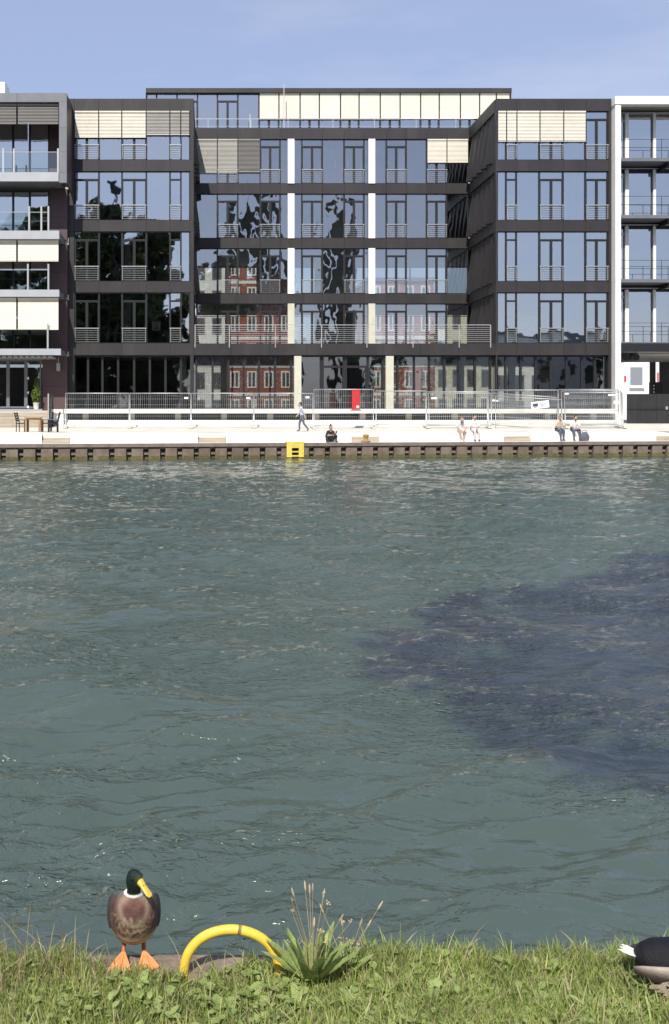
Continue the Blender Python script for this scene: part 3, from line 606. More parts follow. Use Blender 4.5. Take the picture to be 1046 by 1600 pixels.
for i in range(9): bx('board', gxa+(gxb-gxa)*i/9+.006, gxa+(gxb-gxa)*(i+1)/9-.006, 60.7+random.uniform(-.01, .01), 60.76, PZ(661.5, 60.7), PZ(615.5, 60.7), BLACKW, gate)
bx('rail', gxa, gxb, 60.66, 60.685, PZ(640, 60.7), PZ(638, 60.7), BLACK, gate); bx('lock', PX(1041, 60.6), PX(1044, 60.6), 60.62, 60.68, PZ(640, 60.6), PZ(635, 60.6), STEEL, gate)
lbx = thing('letter_boxes', (PX(1024, 72), 72, 1.64), 'black letter box stack standing in the passage behind the gate', 'letter box', world_coords=True)
bx('stand', PX(1018, 72), PX(1036, 72), 72, 72.4, 1.64, PZ(597, 72), BLACK, lbx)
for k in range(3): bx('name_plate', PX(1018.5, 72)+.1, PX(1023, 72), 71.985, 71.998, PZ(604+k*5, 72), PZ(601.5+k*5, 72), PAPER, lbx)

# ------------------------------------------------------------------ street behind, seen through the glass hall
YS = 108.0
def street_house(px0, px1, py_top, lab, m, win, cols, rows, base=1.0, name='street_house', y=YS, band=None):
    x0, x1, zt = PX(px0, y), PX(px1, y), PZ(py_top, y)
    o = thing(name, ((x0+x1)/2, y, .7), lab, 'house', 'houses in the street behind', world_coords=True)
    bx('wall', x0, x1, y, y+9, .7, zt, m, o); bx('roof', x0-.2, x1+.2, y-.25, y+9.2, zt+.003, zt+.4, MIDG, o)
    cw, rh = (x1-x0)/cols, (zt-1.2)/rows
    for i in range(cols):
        for k in range(rows):
            a, z = x0+cw*(i+.22), 1.2+rh*(k+.25); b = MB(); b.box(a, a+cw*.56, y-.06, y-.002, z, z+rh*.6); b.box(a+.15, a+cw*.28-.06, y-.075, y-.062, z+.15, z+rh*.6-.15, 1); b.box(a+cw*.28+.06, a+cw*.56-.15, y-.075, y-.062, z+.15, z+rh*.6-.15, 1)
            b.build('window', [win, INDARK], o)
    if band:
        for k in range(1, rows): bx('storey_band', x0, x1, y-.04, y-.003, 1.2+rh*k-.1, 1.2+rh*k+.22, band, o)
street_house(300, 352, 405, 'white rendered house behind the hall next to the left wing', WHITE, MIDG, 2, 6)
street_house(354, 460, 398, 'red brick house behind the hall left of the entrance', BRICK, WHITE, 4, 6, band=WHITE)
street_house(575, 678, 440, 'red brick house behind the hall right of the entrance', BRICK, WHITE, 4, 5, band=WHITE)
street_house(680, 770, 480, 'cream house behind the hall towards the right wing', mat('cream_render', (.72, .68, .52), .8, 0, .06), MIDG, 4, 4)
street_house(772, 905, 500, 'long white house behind the ground floor of the right wing', WHITE, MIDG, 5, 4, y=110.0)

# ------------------------------------------------------------------ things inside the buildings
def table(px, py, d, wpx, lab, m=WHITE):
    x = PX(px, d); z = PZ(py, d); w = wpx*d/F/2
    fl = max([a for a, _ in LV+[(2.5, 0), (PZ(534, YF+.3), 0), (PZ(336, YF+.3), 0)] if a < z])
    o = thing('office_table', (x, d, fl), lab, 'table', 'tables inside the offices'); h = z-fl
    bx('table_top', -w, w, -.4, .4, h-.05, h, m, o)
    for sx in (-1, 1):
        for sy in (-1, 1): bx('leg', sx*(w-.06)-.03, sx*(w-.06)+.03, sy*.34-.03, sy*.34+.03, 0, h-.05, STEEL, o)
table(205, 520, 64.5, 52, 'long white table behind the first floor glass of the left wing')
table(1002, 513, 64.6, 28, 'white table behind the lowest glass of the white framed building')
table(1008, 327, 64.6, 30, 'white desk behind the third floor glass of the white framed building')
for i, (p, t, b_) in enumerate([(465, 250, 262), (485, 249, 262), (524, 250, 262), (544, 248, 262), (565, 250, 263)]):
    d = 69.9; x = PX(p, d); zb = PZ(b_, d); zt = PZ(t, d)
    o = thing('pendant_lamp', (x, d, zb), ['first', 'second', 'third', 'fourth', 'fifth'][i]+' white teardrop pendant lamp from the left behind the fourth floor glass', 'lamp', 'pendant lamps on the fourth floor')
    MB().tube([(0, 0, 0), (0, 0, .12), (0, 0, .3), (0, 0, zt-zb)], [.09, .11, .05, .012], 10).build('lamp_shade', WHITE, o, True); MB().tube([(0, 0, zt-zb), (0, 0, 20.54-zb)], .006, 5).build('cord', BLACK, o)
def poster(px0, px1, py0, py1, d, lab, lines):
    x0, x1, z0, z1 = PX(px0, d), PX(px1, d), PZ(py1, d), PZ(py0, d)
    o = thing('window_poster', ((x0+x1)/2, d, z0), lab, 'poster', world_coords=True); bx('sheet', x0, x1, d, d+.012, z0, z1, PAPER, o)
    h = z1-z0; b = MB()
    for (a, c, e, f, mi) in lines: b.box(x0+(x1-x0)*a, x0+(x1-x0)*c, d-.006, d-.002, z0+h*e, z0+h*f, mi)
    b.build('print', [RED, INK], o)
poster(238, 251, 501.5, 516, 62.2, 'small white poster with red heading in the left wing window', [(.1, .9, .86, .95, 0), (.15, .85, .7, .74, 1), (.2, .8, .55, .6, 1), (.2, .75, .4, .45, 1), (.3, .7, .15, .3, 1)])
poster(810, 841, 496, 531, 62.2, 'large white poster with red heading in the right wing window', [(.12, .82, .87, .92, 0), (.2, .8, .80, .83, 0), (.55, .6, .02, .42, 1), (.7, .75, .02, .42, 1), (.6, .7, .3, .35, 1), (.1, .45, .45, .48, 1), (.78, .83, .02, .3, 1), (.9, .94, .02, .3, 1)])

# ------------------------------------------------------------------ site fence panels
def fence_panel(px0, px1, d, py_top, lab, lean=0.0, turn=0.0, roll=0.0, feet=True, tag_at=(), zb=None, dense=.115):
    x0, x1 = PX(px0, d), PX(px1, d); w = x1-x0; z0 = prom_z(d)+.06 if zb is None else zb; h = PZ(py_top, d)-z0
    o = thing('fence_panel', (x0, d, z0), lab, 'fence', 'site fence panels on the promenade'); o.rotation_euler = (lean, roll, turn)
    f = MB(); r = .026
    f.tube([(0, 0, -.02), (0, 0, h)], r, 6); f.tube([(w, 0, -.02), (w, 0, h)], r, 6); f.tube([(0, 0, h), (w, 0, h)], r, 6); f.tube([(0, 0, .12), (w, 0, .12)], r*.8, 6)
    f.build('frame', GALV, o, True)
    g = MB(); k = int(w/dense)
    for i in range(1, k): g.box(w*i/k-.004, w*i/k+.004, -.004, .004, .12, h)
    for zz in (.3, .62, .95, h*.66, h*.83): g.box(0, w, -.009, -.004, zz, zz+.008)
    g.build('wire_mesh', GALV, o)
    if feet:
        for x in (0, w): bx('foot', x-.11, x+.11, -.34, .34, -.06, .05, PALE, o)
    for (u, v, ww, hh) in tag_at: bx('name_tag', u*w-ww/2, u*w+ww/2, -.02, -.012, v*h-hh/2, v*h+hh/2, PAPER, o)
    return o
FP = [(103, 202, 614.5, 'leftmost upright fence panel before the black building', ()), (203.5, 298, 614.5, 'second upright fence panel from the terrace chairs', ((.93, .86, .22, .1),)),
      (299.5, 396, 614.5, 'third upright fence panel from the terrace chairs', ((.92, .86, .22, .1),)), (397.5, 489, 614.5, 'fourth upright fence panel, left of the walking man', ((.91, .88, .22, .1),))]
for a, c, t, lab, tg in FP: fence_panel(a, c, 57.7, t, lab, tag_at=tg)
fence_panel(491, 584, 57.2, 608.5, 'tall fence panel carrying the red sign box', turn=.02)
fence_panel(588, 666, 58.2, 611, 'fence panel set back between the red sign box and the leaning panels')
fence_panel(667.5, 764, 57.6, 612, 'white framed fence panel behind the two people in white', lean=-.06, tag_at=((.12, .82, .3, .12), (.93, .84, .35, .05)))
fence_panel(671, 768, 57.35, 614, 'front fence panel leaning behind the two people in white', lean=-.09, turn=-.01, feet=False)
fence_panel(768, 872, 57.9, 613, 'slumped fence panel with the white notice board', lean=-.16, roll=.07, feet=False, tag_at=((.05, .78, .35, .1),))
fence_panel(775, 878, 57.6, 618, 'second slumped fence panel in front of the notice board panel', lean=-.20, roll=.05, feet=False)
fence_panel(762, 872, 59.3, 609.5, 'fence panel standing farthest back beside the deck', feet=False, zb=1.74)
fence_panel(874, 967, 57.8, 608.5, 'upright fence panel behind the couple in jeans', lean=-.04)
fence_panel(879, 972, 57.55, 610.5, 'middle fence panel of the stack behind the couple in jeans', lean=-.07, feet=False, tag_at=((.08, .92, .28, .09),))
fence_panel(884, 975, 57.3, 613, 'front fence panel of the stack behind the couple in jeans', lean=-.10, turn=.015, tag_at=((.82, .93, .4, .1), (.9, .72, .35, .16)))
nb_ = thing('notice_board', (PX(845, 57.2), 57.2, PZ(638, 57.2)), 'tilted white notice board with dark print tied to the slumped fence', 'sign'); nb_.rotation_euler = (0, R(-7), 0)
bx('board', -.50, .50, -.012, .012, 0, .40, PAPER, nb_); pb = MB()
for (a, c, e, f) in ((-.42, -.12, .14, .30), (-.38, -.16, .08, .12), (-.02, .36, .27, .29), (-.02, .42, .20, .22), (-.02, .3, .14, .16), (0, .2, .07, .09)): pb.box(a, c, -.02, -.014, e, f)
pb.build('print', INK, nb_)
rs = thing('red_sign_box', (PX(556, 57.1), 57.05, PZ(640, 57.1)), 'red sign box hanging on the tall fence panel', 'sign')
bx('box_body', -.22, .22, -.07, .07, 0, 1.08, RED, rs); bx('box_top', -.235, .235, -.08, .08, 1.085, 1.12, RED, rs); pb = MB()
for k in range(3): pb.box(.02, .18, -.078, -.073, .09+k*.05, .12+k*.05)
pb.build('print', PAPER, rs); bx('shelf', -.30, .30, -.1, .1, -.06, -.004, MIDG, rs)

# ------------------------------------------------------------------ quay furniture
t = q_t(461, 0); w = q_w(t, 0)
yb = thing('yellow_ladder_frame', (w.x, w.y, 0), 'yellow steel ladder recess frame set in the quay wall', 'ladder', rz=QROT)
for s in (-1, 1): bx('side_plate', s*.31-.13, s*.31+.13, -.13, -.075, .06, .80, YELQ, yb)
bx('top_plate', -.46, .46, -.135, .25, .785, .83, YELQ, yb); bx('front_plate', -.178, .178, -.13, -.078, .52, .782, YELQ, yb)
for k, z in enumerate((.09, .30)): bx('rung', -.178, .178, -.12, -.085, z, z+.07, YELQ, yb)
t = q_t(572, .35); w = q_w(t, .35)
bo = thing('mooring_bollard', (w.x, w.y, .78), 'small brown mooring bollard on the quay edge', 'bollard', rz=QROT)
MB().tube([(0, 0, 0), (0, 0, .07)], [.24, .22], 14).build('base_plate', RUST, bo)
MB().tube([(0, 0, .07), (0, 0, .22), (0, 0, .30), (0, 0, .36), (0, 0, .40)], [.12, .11, .15, .16, .10], 14).build('post', mat('ochre_bollard', (.34, .20, .06), .7, 0, .25, 8), bo, True)
def chair(px, d, rz, lab):
    o = thing('terrace_chair', (PX(px, d), d, prom_z(d)), lab, 'chair', 'dark terrace chairs', rz=rz)
    bx('seat', -.24, .24, -.24, .24, .42, .47, BLACK, o)
    for i in range(4): bx('back_slat', -.23, .23, .23+.03*i, .26+.03*i, .55+.12*i, .64+.12*i, BLACK, o)
    for sx in (-1, 1):
        bx('leg', sx*.22-.025, sx*.22+.025, -.24, -.19, 0, .64, BLACK, o); MB().tube([(sx*.22, .24, 0), (sx*.22, .24, .5), (sx*.22, .36, 1.03)], .026, 6).build('rear_leg', BLACK, o); bx('armrest', sx*.25-.03, sx*.25+.03, -.26, .26, .645, .675, MIDG, o)
chair(35, 53.6, R(80), 'dark terrace chair left of the wooden table by the timber wall'); chair(83, 52.8, R(-75), 'dark terrace chair right of the wooden table near the white pier'); chair(73, 54.4, R(-88), 'dark terrace chair half hidden behind the wooden table')
tt = thing('terrace_table', (PX(53, 53.6), 53.6, prom_z(53.6)), 'square teak table between the dark terrace chairs', 'table')
bx('table_top', -.42, .42, -.4, .4, .72, .76, TEAK, tt); bx('apron', -.36, .36, -.34, .34, .64, .715, TEAK, tt)
for sx in (-1, 1):
    for sy in (-1, 1): bx('leg', sx*.35-.04, sx*.35+.04, sy*.33-.04, sy*.33+.04, 0, .64, TEAK, tt)
def leaf_cloud(n, c, r, size, seed, squash=1.0):
    g = np.random.default_rng(seed); d = g.normal(size=(n, 3)); d /= np.linalg.norm(d, axis=1)[:, None]; rad = g.uniform(.25, 1, n)**.5
    return np.array(c)+d*rad[:, None]*np.array(r), g
def leaf_mesh(name, P, size, g, m, flat=.0):
    n = len(P); a = g.normal(size=(n, 3)); a /= np.linalg.norm(a, axis=1)[:, None]; b = g.normal(size=(n, 3)); b = np.cross(a, b); b /= np.linalg.norm(b, axis=1)[:, None]
    s = size*g.uniform(.6, 1.3, n)[:, None]
    V = np.stack([P-a*s, P+b*s*.45, P+a*s, P-b*s*.45], 1).reshape(-1, 3); Qd = np.arange(4*n).reshape(n, 4)
    return np_mesh(name, V, Qd, m)
BOX = mat('box_plant_leaves', (.11, .16, .025), .6, 0, .4, 9, transl=.25)
pp = thing('potted_shrub', (PX(57, YLW-.5), YLW-.5, 2.48), 'tall light green shrub in a pale pot by the glass door', 'plant')
MB().tube([(0, 0, 0), (0, 0, .36), (0, 0, .40), (0, 0, .40)], [.13, .19, .20, .16], 14).build('pot', PALE, pp, True); MB().tube([(0, 0, .38), (0, 0, 1.5)], [.03, .015], 6).build('stem', BARK, pp)
P1, g1 = leaf_cloud(420, (0, 0, .85), (.30, .28, .5), .05, 4); P2, _ = leaf_cloud(260, (.03, 0, 1.45), (.18, .18, .48), .05, 6)
link(bpy.data.objects.new('crown', leaf_mesh('crown', np.r_[P1, P2], .07, g1, BOX)), pp)

# ------------------------------------------------------------------ opposite bank behind the camera (its trees stand in the window reflections; the houses are added against mirrored sky)
def tree(name, x, y, z0, h, r, lab, n=2600, lo=.28, seed=1, shape=1.0, size=.34, m=LEAF, clumps=26):
    g = np.random.default_rng(seed); o = thing(name, (x, y, z0), lab, 'tree', 'trees on the near bank')
    tr_ = MB(); tr_.tube([(0, 0, -.3), (.1, 0, h*.2), (0, .1, h*.5), (.1, 0, h*.85)], [h*.024, h*.018, h*.012, h*.003], 10)
    for k in range(9):
        a = k*2.4; zz = h*(lo+.05+.055*k); q = r*(.75-.05*k); tr_.tube([(0, 0, zz), (math.cos(a)*q*.5, math.sin(a)*q*.5, zz+q*.4), (math.cos(a)*q, math.sin(a)*q, zz+q*.6)], [h*.008, h*.005, h*.002], 6)
    tr_.build('trunk', BARK, o, True)
    P = []
    for k in range(clumps):
        v = g.uniform(0, 1); zz = h*(lo+(1-lo)*v); prof = math.sin(math.pi*min(.97, v**.75*.85+.12))**.7*r; a = g.uniform(0, 6.28); q = prof*g.uniform(.25, .85); cr_ = max(.35*r*g.uniform(.6, 1.1)*(.5+.5*prof/r), .2*r)
        d = g.normal(size=(n//clumps, 3)); d /= np.linalg.norm(d, axis=1)[:, None]
        P.append(np.array([math.cos(a)*q, math.sin(a)*q, min(zz, h-cr_*.6)])+d*(g.uniform(.3, 1, len(d))**.5)[:, None]*np.array([cr_, cr_, cr_*.8*shape]))
    link(bpy.data.objects.new('crown', leaf_mesh('crown', np.concatenate(P), size, g, m)), o); return o
tl = [(-34, -44, 30, 8), (-25, -42, 33, 8.5), (-16.5, -44, 35, 8), (-8.5, -43, 31, 7), (-42, -40, 27, 8), (-30, -58, 36, 9), (-19, -59, 38, 9), (-10, -58, 36, 8)]
for i, (x, y, h, r) in enumerate(tl): tree('broadleaf_tree', x, y, 1.3, h, r, ['broad round tree reflected', 'tall full tree reflected', 'tallest dark tree reflected', 'slim round tree reflected', 'low wide tree reflected', 'rear broad tree reflected', 'rear tallest tree reflected', 'rear slim tree reflected'][i]+' in the left wing windows', 9000, .04, 20+i, size=.75, clumps=44)
OLIVE = mat('olive_silo_concrete', (.10, .10, .07), .8, 0, .2, .3)
for i, (x, h, r) in enumerate([(4.6, 37, 1.1), (8.0, 40, 1.5), (11.2, 38, 1.0), (24.6, 39, 1.5), (21.6, 34, .8)]):
    o = thing('grain_silo', (x, -50, 1.2), ['slim olive silo', 'widest olive silo of the left trio', 'third slim olive silo', 'lone wide olive silo', 'shortest slim olive silo'][i]+' mirrored in the recessed glass front', 'silo', 'silos on the near bank')
    MB().tube([(0, 0, 0), (0, 0, h*.5), (0, 0, h), (0, 0, h+r*.5), (0, 0, h+r*.8)], [r, r, r, r*.8, r*.3], 18).build('shaft', OLIVE, o, True); MB().tube([(0, 0, h+r*.8), (0, 0, h+r*.8+1.2)], r*.12, 8).build('vent', MIDG, o)
for i, (x, h, r) in enumerate([(40, 15, 6), (52, 13, 6), (66, 14, 7), (30, 11, 5)]): tree('lime_tree', x, -46, 1.3, h, r, ['low tree mirrored in the right wing windows', 'lowest tree mirrored in the right wing windows', 'wide tree mirrored in the outer right wing windows', 'small tree mirrored near the recess corner'][i], 1500, .1, 60+i, size=.5)
tree('bank_tree', 2.0, -5.4, 1.0, 22.5, 4.4, 'broad tree behind the photographer shading the water on the right', 9000, .58, 77, size=.30, clumps=40)
wh = thing('sky_blocking_warehouse', (5.5, -46, 1.2), 'added red brick warehouse, never in view, keeping mirrored sky out of the lower glass front', 'building')  # added out of view so the lower glass does not mirror bright sky
bx('wall', -8, 9, -8, 8, 0, 24, BRICK, wh); bx('roof', -8.3, 9.3, -8.3, 8.3, 24.005, 24.5, MIDG, wh)
for i in range(6):
    for k in range(6):
        x, z = -7+i*2.8, 2+k*3.6; b = MB(); b.box(x, x+1.7, 8.0, 8.06, z, z+2.2); b.box(x+.15, x+.78, 8.055, 8.065, z+.15, z+2.05, 1); b.box(x+.92, x+1.55, 8.055, 8.065, z+.15, z+2.05, 1)
        b.build('window', [WHITE, INDARK], wh)
vh = thing('sky_blocking_house_row', (52, -48, 1.2), 'added low white house row, never in view, holding back mirrored sky in the right wing windows', 'building')  # unseen addition, keeps sky reflections from washing out the right wing glass
bx('wall', -15, 12, -6, 6, 0, 13.5, WHITE, vh); bx('roof', -15.4, 12.4, -6.4, 6.4, 13.505, 14.2, MIDG, vh)
for i in range(7):
    for k in range(3): b = MB(); b.box(-13.6+i*3.7, -12+i*3.7, 6.0, 6.05, 2+k*3.8, 4.2+k*3.8); b.build('window', INDARK, vh)
lm = thing('floodlight_mast', (-14.8, -30, 1.3), 'tall floodlight mast mirrored in the left wing window', 'lamp')
MB().tube([(0, 0, 0), (0, 0, 34)], [.22, .10], 8).build('mast', BLACK, lm); bx('lamp_head', -.6, .6, -.25, .25, 34, 35.8, BLACK, lm)

# ------------------------------------------------------------------ people
SKIN = mat('skin', (.50, .31, .23), .6, 0, .06); HAIR = mat('dark_hair', (.03, .022, .018), .6, 0, .2); HAIRB = mat('fair_hair', (.26, .16, .08), .6, 0, .2)
TWHITE = mat('white_shirt', (.80, .79, .78), .8, 0, .05, 9, bump=.3, bscale=14); TBLUE = mat('pale_blue_shirt', (.42, .47, .55), .8, 0, .06, 9, bump=.3, bscale=14); TBLACK = mat('black_clothes', (.015, .015, .017), .8, 0, .1)
JEANS = mat('blue_jeans', (.085, .10, .15), .85, 0, .15, 10, bump=.3, bscale=14); SLATE = mat('slate_trousers', (.10, .11, .14), .85, 0, .1, 10); BEIGE = mat('beige_top', (.58, .50, .40), .8, 0, .08, 9); SHOE = mat('dark_shoes', (.04, .035, .035), .6, 0, .1); LIGHTSHOE = mat('pale_shoes', (.55, .52, .48), .7, 0, .1)
def person(loc, rz, lab, J, cols, hair=HAIR, bun=False, cap=None, head_r=.098, sleeve=True, legs_bare=False):
    """J: joint positions; one continuous skinned body, hair and cap as children"""
    o = thing('person', (loc[0], loc[1], loc[2]), lab, 'person', rz=rz)
    rad = dict(pelvis=.135, waist=.125, chest=.15, neck=.055, headb=.06, sl=.075, sr=.075, el=.047, er=.047, wl=.033, wr=.033, hl=.036, hr=.036, pl=.10, pr=.10, kl=.066, kr=.066, al=.042, ar=.042, tl=.038, tr=.038)
    names = list(rad); J = {k: Vector(v) for k, v in J.items()}
    J.setdefault('waist', (J['pelvis']+J['chest'])/2); J.setdefault('headb', J['neck']*.45+J['head']*.55)
    E = [('pelvis', 'waist'), ('waist', 'chest'), ('chest', 'neck'), ('neck', 'headb'), ('chest', 'sl'), ('chest', 'sr'), ('sl', 'el'), ('sr', 'er'), ('el', 'wl'), ('er', 'wr'), ('wl', 'hl'), ('wr', 'hr'), ('pelvis', 'pl'), ('pelvis', 'pr'), ('pl', 'kl'), ('pr', 'kr'), ('kl', 'al'), ('kr', 'ar'), ('al', 'tl'), ('ar', 'tr')]
    for s in 'lr':
        if 'h'+s not in J: J['h'+s] = J['w'+s]+(J['w'+s]-J['e'+s]).normalized()*.08
    me = bpy.data.meshes.new('tmp'); me.from_pydata([tuple(J[k]) for k in names], [(names.index(a), names.index(b)) for a, b in E], [])
    tmp = bpy.data.objects.new('tmp', me); link(tmp)
    tmp.modifiers.new('s', 'SKIN')
    for i, k in enumerate(names): sv = me.skin_vertices[0].data[i]; sv.radius = (rad[k], rad[k]); sv.use_root = (k == 'pelvis')
    sub = tmp.modifiers.new('d', 'SUBSURF'); sub.levels = 2; sub.render_levels = 2
    dg = bpy.context.evaluated_depsgraph_get(); body = bpy.data.meshes.new_from_object(tmp.evaluated_get(dg)); bpy.data.objects.remove(tmp)
    reg = {('pelvis', 'waist'): 0, ('waist', 'chest'): 0, ('chest', 'sl'): 0, ('chest', 'sr'): 0, ('sl', 'el'): 0 if sleeve else 2, ('sr', 'er'): 0 if sleeve else 2, ('pelvis', 'pl'): 1, ('pelvis', 'pr'): 1, ('pl', 'kl'): 1, ('pr', 'kr'): 1, ('kl', 'al'): 2 if legs_bare else 1, ('kr', 'ar'): 2 if legs_bare else 1, ('al', 'tl'): 3, ('ar', 'tr'): 3}
    mi = []
    for p in body.polygons:
        c_ = p.center; best = None
        for e in E:
            a, b_ = J[e[0]], J[e[1]]; ab = b_-a; tt_ = max(0, min(1, (c_-a).dot(ab)/max(ab.length_squared, 1e-9))); dd = (c_-a-ab*tt_).length/(rad[e[0]]*(1-tt_)+rad[e[1]]*tt_)
            if best is None or dd < best[0]: best = (dd, e)
        mi.append(reg.get(best[1], 2))
    V = [tuple(v.co) for v in body.vertices]; Fc = [tuple(p.vertices) for p in body.polygons]
    mb = MB(); mb.v, mb.f, mb.mi = V, Fc, mi
    H = J['head']; fwd = Vector(J.get('face', (0, -1, 0))).normalized(); side = fwd.cross(Vector((0, 0, 1))).normalized()
    mb.ball(H, head_r*.80, head_r*.92, head_r*1.22, 14, 10, 2)
    mb.ball(H+fwd*head_r*.92-Vector((0, 0, .012)), .014, .02, .02, 6, 5, 2)
    for s in (-1, 1):
        mb.ball(H+fwd*head_r*.80+side*s*.034+Vector((0, 0, .012)), .012, .010, .009, 6, 5, 4); mb.ball(H+side*s*head_r*.80, .014, .02, .028, 6, 5, 2)
    mb.ball(H+fwd*head_r*.82-Vector((0, 0, .052)), .022, .012, .007, 6, 5, 5)
    for s in 'lr':                                                     # five fingers on each palm
        w_, h_ = J['w'+s], J['h'+s]; ax = (h_-w_).normalized(); sd_ = ax.cross(Vector((0, 0, 1))); sd_ = sd_.normalized() if sd_.length > .1 else Vector((1, 0, 0)); dn = ax.cross(sd_)
        if dn.z > 0: dn = -dn
        for k, L in enumerate((.062, .072, .068, .055)):
            b0 = h_+sd_*(k-1.5)*.019; mb.tube([b0, b0+ax*L*.55+dn*.006, b0+ax*L*.8+dn*.03], [.0095, .009, .007], 6, 2)
        b0 = w_+ax*.03+sd_*.03; mb.tube([b0, b0+sd_*.025+ax*.03, b0+sd_*.022+ax*.06+dn*.01], [.011, .010, .008], 6, 2)
    mb.build('body', [cols[0], cols[1], SKIN, cols[2], INK, mat('lips', (.35, .14, .12), .6)], o, True)
    hb = MB(); hb.ball(H-fwd*.018+Vector((0, 0, .028)), head_r*.90, head_r*.98, head_r*1.10, 14, 8)
    keep = [f for f in hb.f if not (sum((Vector(hb.v[i])-H).dot(fwd) for i in f)/len(f) > .035 and sum(hb.v[i][2]-H.z for i in f)/len(f) < .075) and sum(hb.v[i][2]-H.z for i in f)/len(f) > -.06]
    hb.f = keep; hb.mi = [0]*len(keep)
    if bun: hb.ball(H-fwd*.02+Vector((0, 0, .15)), .05, .05, .05, 10, 6)
    hb.build('hair', cap if cap else hair, o, True)
    if cap: bx('cap_peak', H.x-.07+fwd.x*.1, H.x+.07+fwd.x*.1, H.y+fwd.y*.1-.06, H.y+fwd.y*.1+.03, H.z+.07, H.z+.085, cap, o)
    return o
def sit(knee=.11, lean=0, hy=-.30, hz=.74, hx=.09, face=(0, -1, -.1), drop=0, hip=0):
    return dict(pelvis=(0, .02, .62), chest=(0, -.06-lean, .98-lean*.3), neck=(0, -.09-lean*1.3, 1.13-lean*.4), head=(0, -.13-lean*1.6, 1.27-lean*.6-drop), face=face, sl=(.18, -.07-lean, 1.04-lean*.35), sr=(-.18, -.07-lean, 1.04-lean*.35), el=(.25, -.17-lean, .80), er=(-.25, -.17-lean, .80), wl=(hx, hy-lean, hz), wr=(-hx, hy-lean, hz), pl=(.10, -.03, .60), pr=(-.10, -.03, .60), kl=(knee, -.43, .59), kr=(-knee, -.43, .59), al=(knee*.9, -.40, .10), ar=(-knee*.9, -.40, .10), tl=(knee, -.55, .045), tr=(-knee, -.55, .045))
def at_q(px, b): w_ = q_w(q_t(px, b), b); return (w_.x, w_.y, .775)
person(at_q(740, .80), QROT+.05, 'man in white shirt seated on the block with clasped hands', sit(.12), (TWHITE, mat('pale_trousers', (.62, .60, .58), .8), SHOE))
person(at_q(719, .80), QROT-.1, 'person in white bending forward with bare legs beside the seated man', sit(.10, .16, -.34, .55, .06, (0, -.8, -.6), .05), (TWHITE, TWHITE, LIGHTSHOE), HAIRB, legs_bare=True)
person(at_q(872, .80), QROT+.1, 'woman in beige top and jeans seated next to the man with the bag', sit(.09, .05, -.28, .78, .07, (.3, -1, -.2)), (BEIGE, JEANS, SHOE), HAIRB, cap=HAIRB)
person(at_q(896, .80), QROT, 'man in white shirt and jeans seated beside a dark bag', sit(.17, .07, -.34, .72, .14, (.1, -1, -.25)), (TWHITE, JEANS, SHOE), HAIR)
person(at_q(516, .55), QROT, 'woman in black with a hair bun sitting on the quay holding a phone', dict(pelvis=(0, 0, .13), chest=(0, -.08, .47), neck=(0, -.11, .61), head=(0, -.15, .745), face=(0, -1, -.3), sl=(.16, -.09, .53), sr=(-.16, -.09, .53), el=(.25, -.2, .34), er=(-.25, -.2, .34), wl=(.17, -.38, .44), wr=(-.06, -.37, .36), pl=(.10, -.03, .12), pr=(-.10, -.03, .12), kl=(.27, -.24, .36), kr=(-.27, -.24, .36), al=(.20, -.42, .07), ar=(-.20, -.42, .07), tl=(.26, -.52, .045), tr=(-.26, -.52, .045)), (TBLACK, TBLACK, SHOE), HAIR, bun=True)
w_ = at_q(516, .55); tg = thing('phone', (w_[0]+.27, w_[1]-.44, w_[2]+.47), 'phone in the hand of the woman in black', 'phone', rz=QROT); bx('case', -.035, .035, -.006, .006, -.02, .12, BLACK, tg, rot=(R(-25), 0, 0)); bx('screen', -.03, .03, .007, .009, -.015, .115, MIDG, tg, rot=(R(-25), 0, 0))
yw = 54.1
person((PX(472, yw), yw, 1.27), 0, 'man in pale blue shirt and grey trousers walking along the promenade', dict(pelvis=(.02, 0, .83), chest=(-.03, 0, 1.17), neck=(-.06, 0, 1.32), head=(-.10, 0, 1.43), face=(-1, -.15, -.1), sl=(-.03, .16, 1.24), sr=(-.03, -.16, 1.24), el=(-.10, .22, 1.0), er=(.10, -.22, 1.0), wl=(-.24, .20, .84), wr=(.16, -.22, .76), pl=(.02, .09, .80), pr=(.02, -.09, .80), kl=(-.12, .09, .46), kr=(.09, -.09, .44), al=(-.12, .08, .07), ar=(.34, -.08, .13), tl=(-.26, .08, .045), tr=(.26, -.09, .045)), (TBLUE, SLATE, SHOE), HAIR)
w_ = at_q(914, .50); bag = thing('shoulder_bag', (w_[0], w_[1], .78), 'dark blue grey bag leaning on the block beside the seated man', 'bag', rz=QROT)
bm = MB(); bm.ball((0, 0, .24), .27, .09, .26, 14, 10); bm.v = [(x*(1.12-.9*max(0, z-.1)), y, max(z, .02)) for x, y, z in bm.v]; bm.build('bag_body', SLATE, bag, True); MB().tube([(-.16, 0, .44), (-.1, 0, .56), (.06, 0, .57), (.14, 0, .45)], .014, 6).build('strap', SHOE, bag)

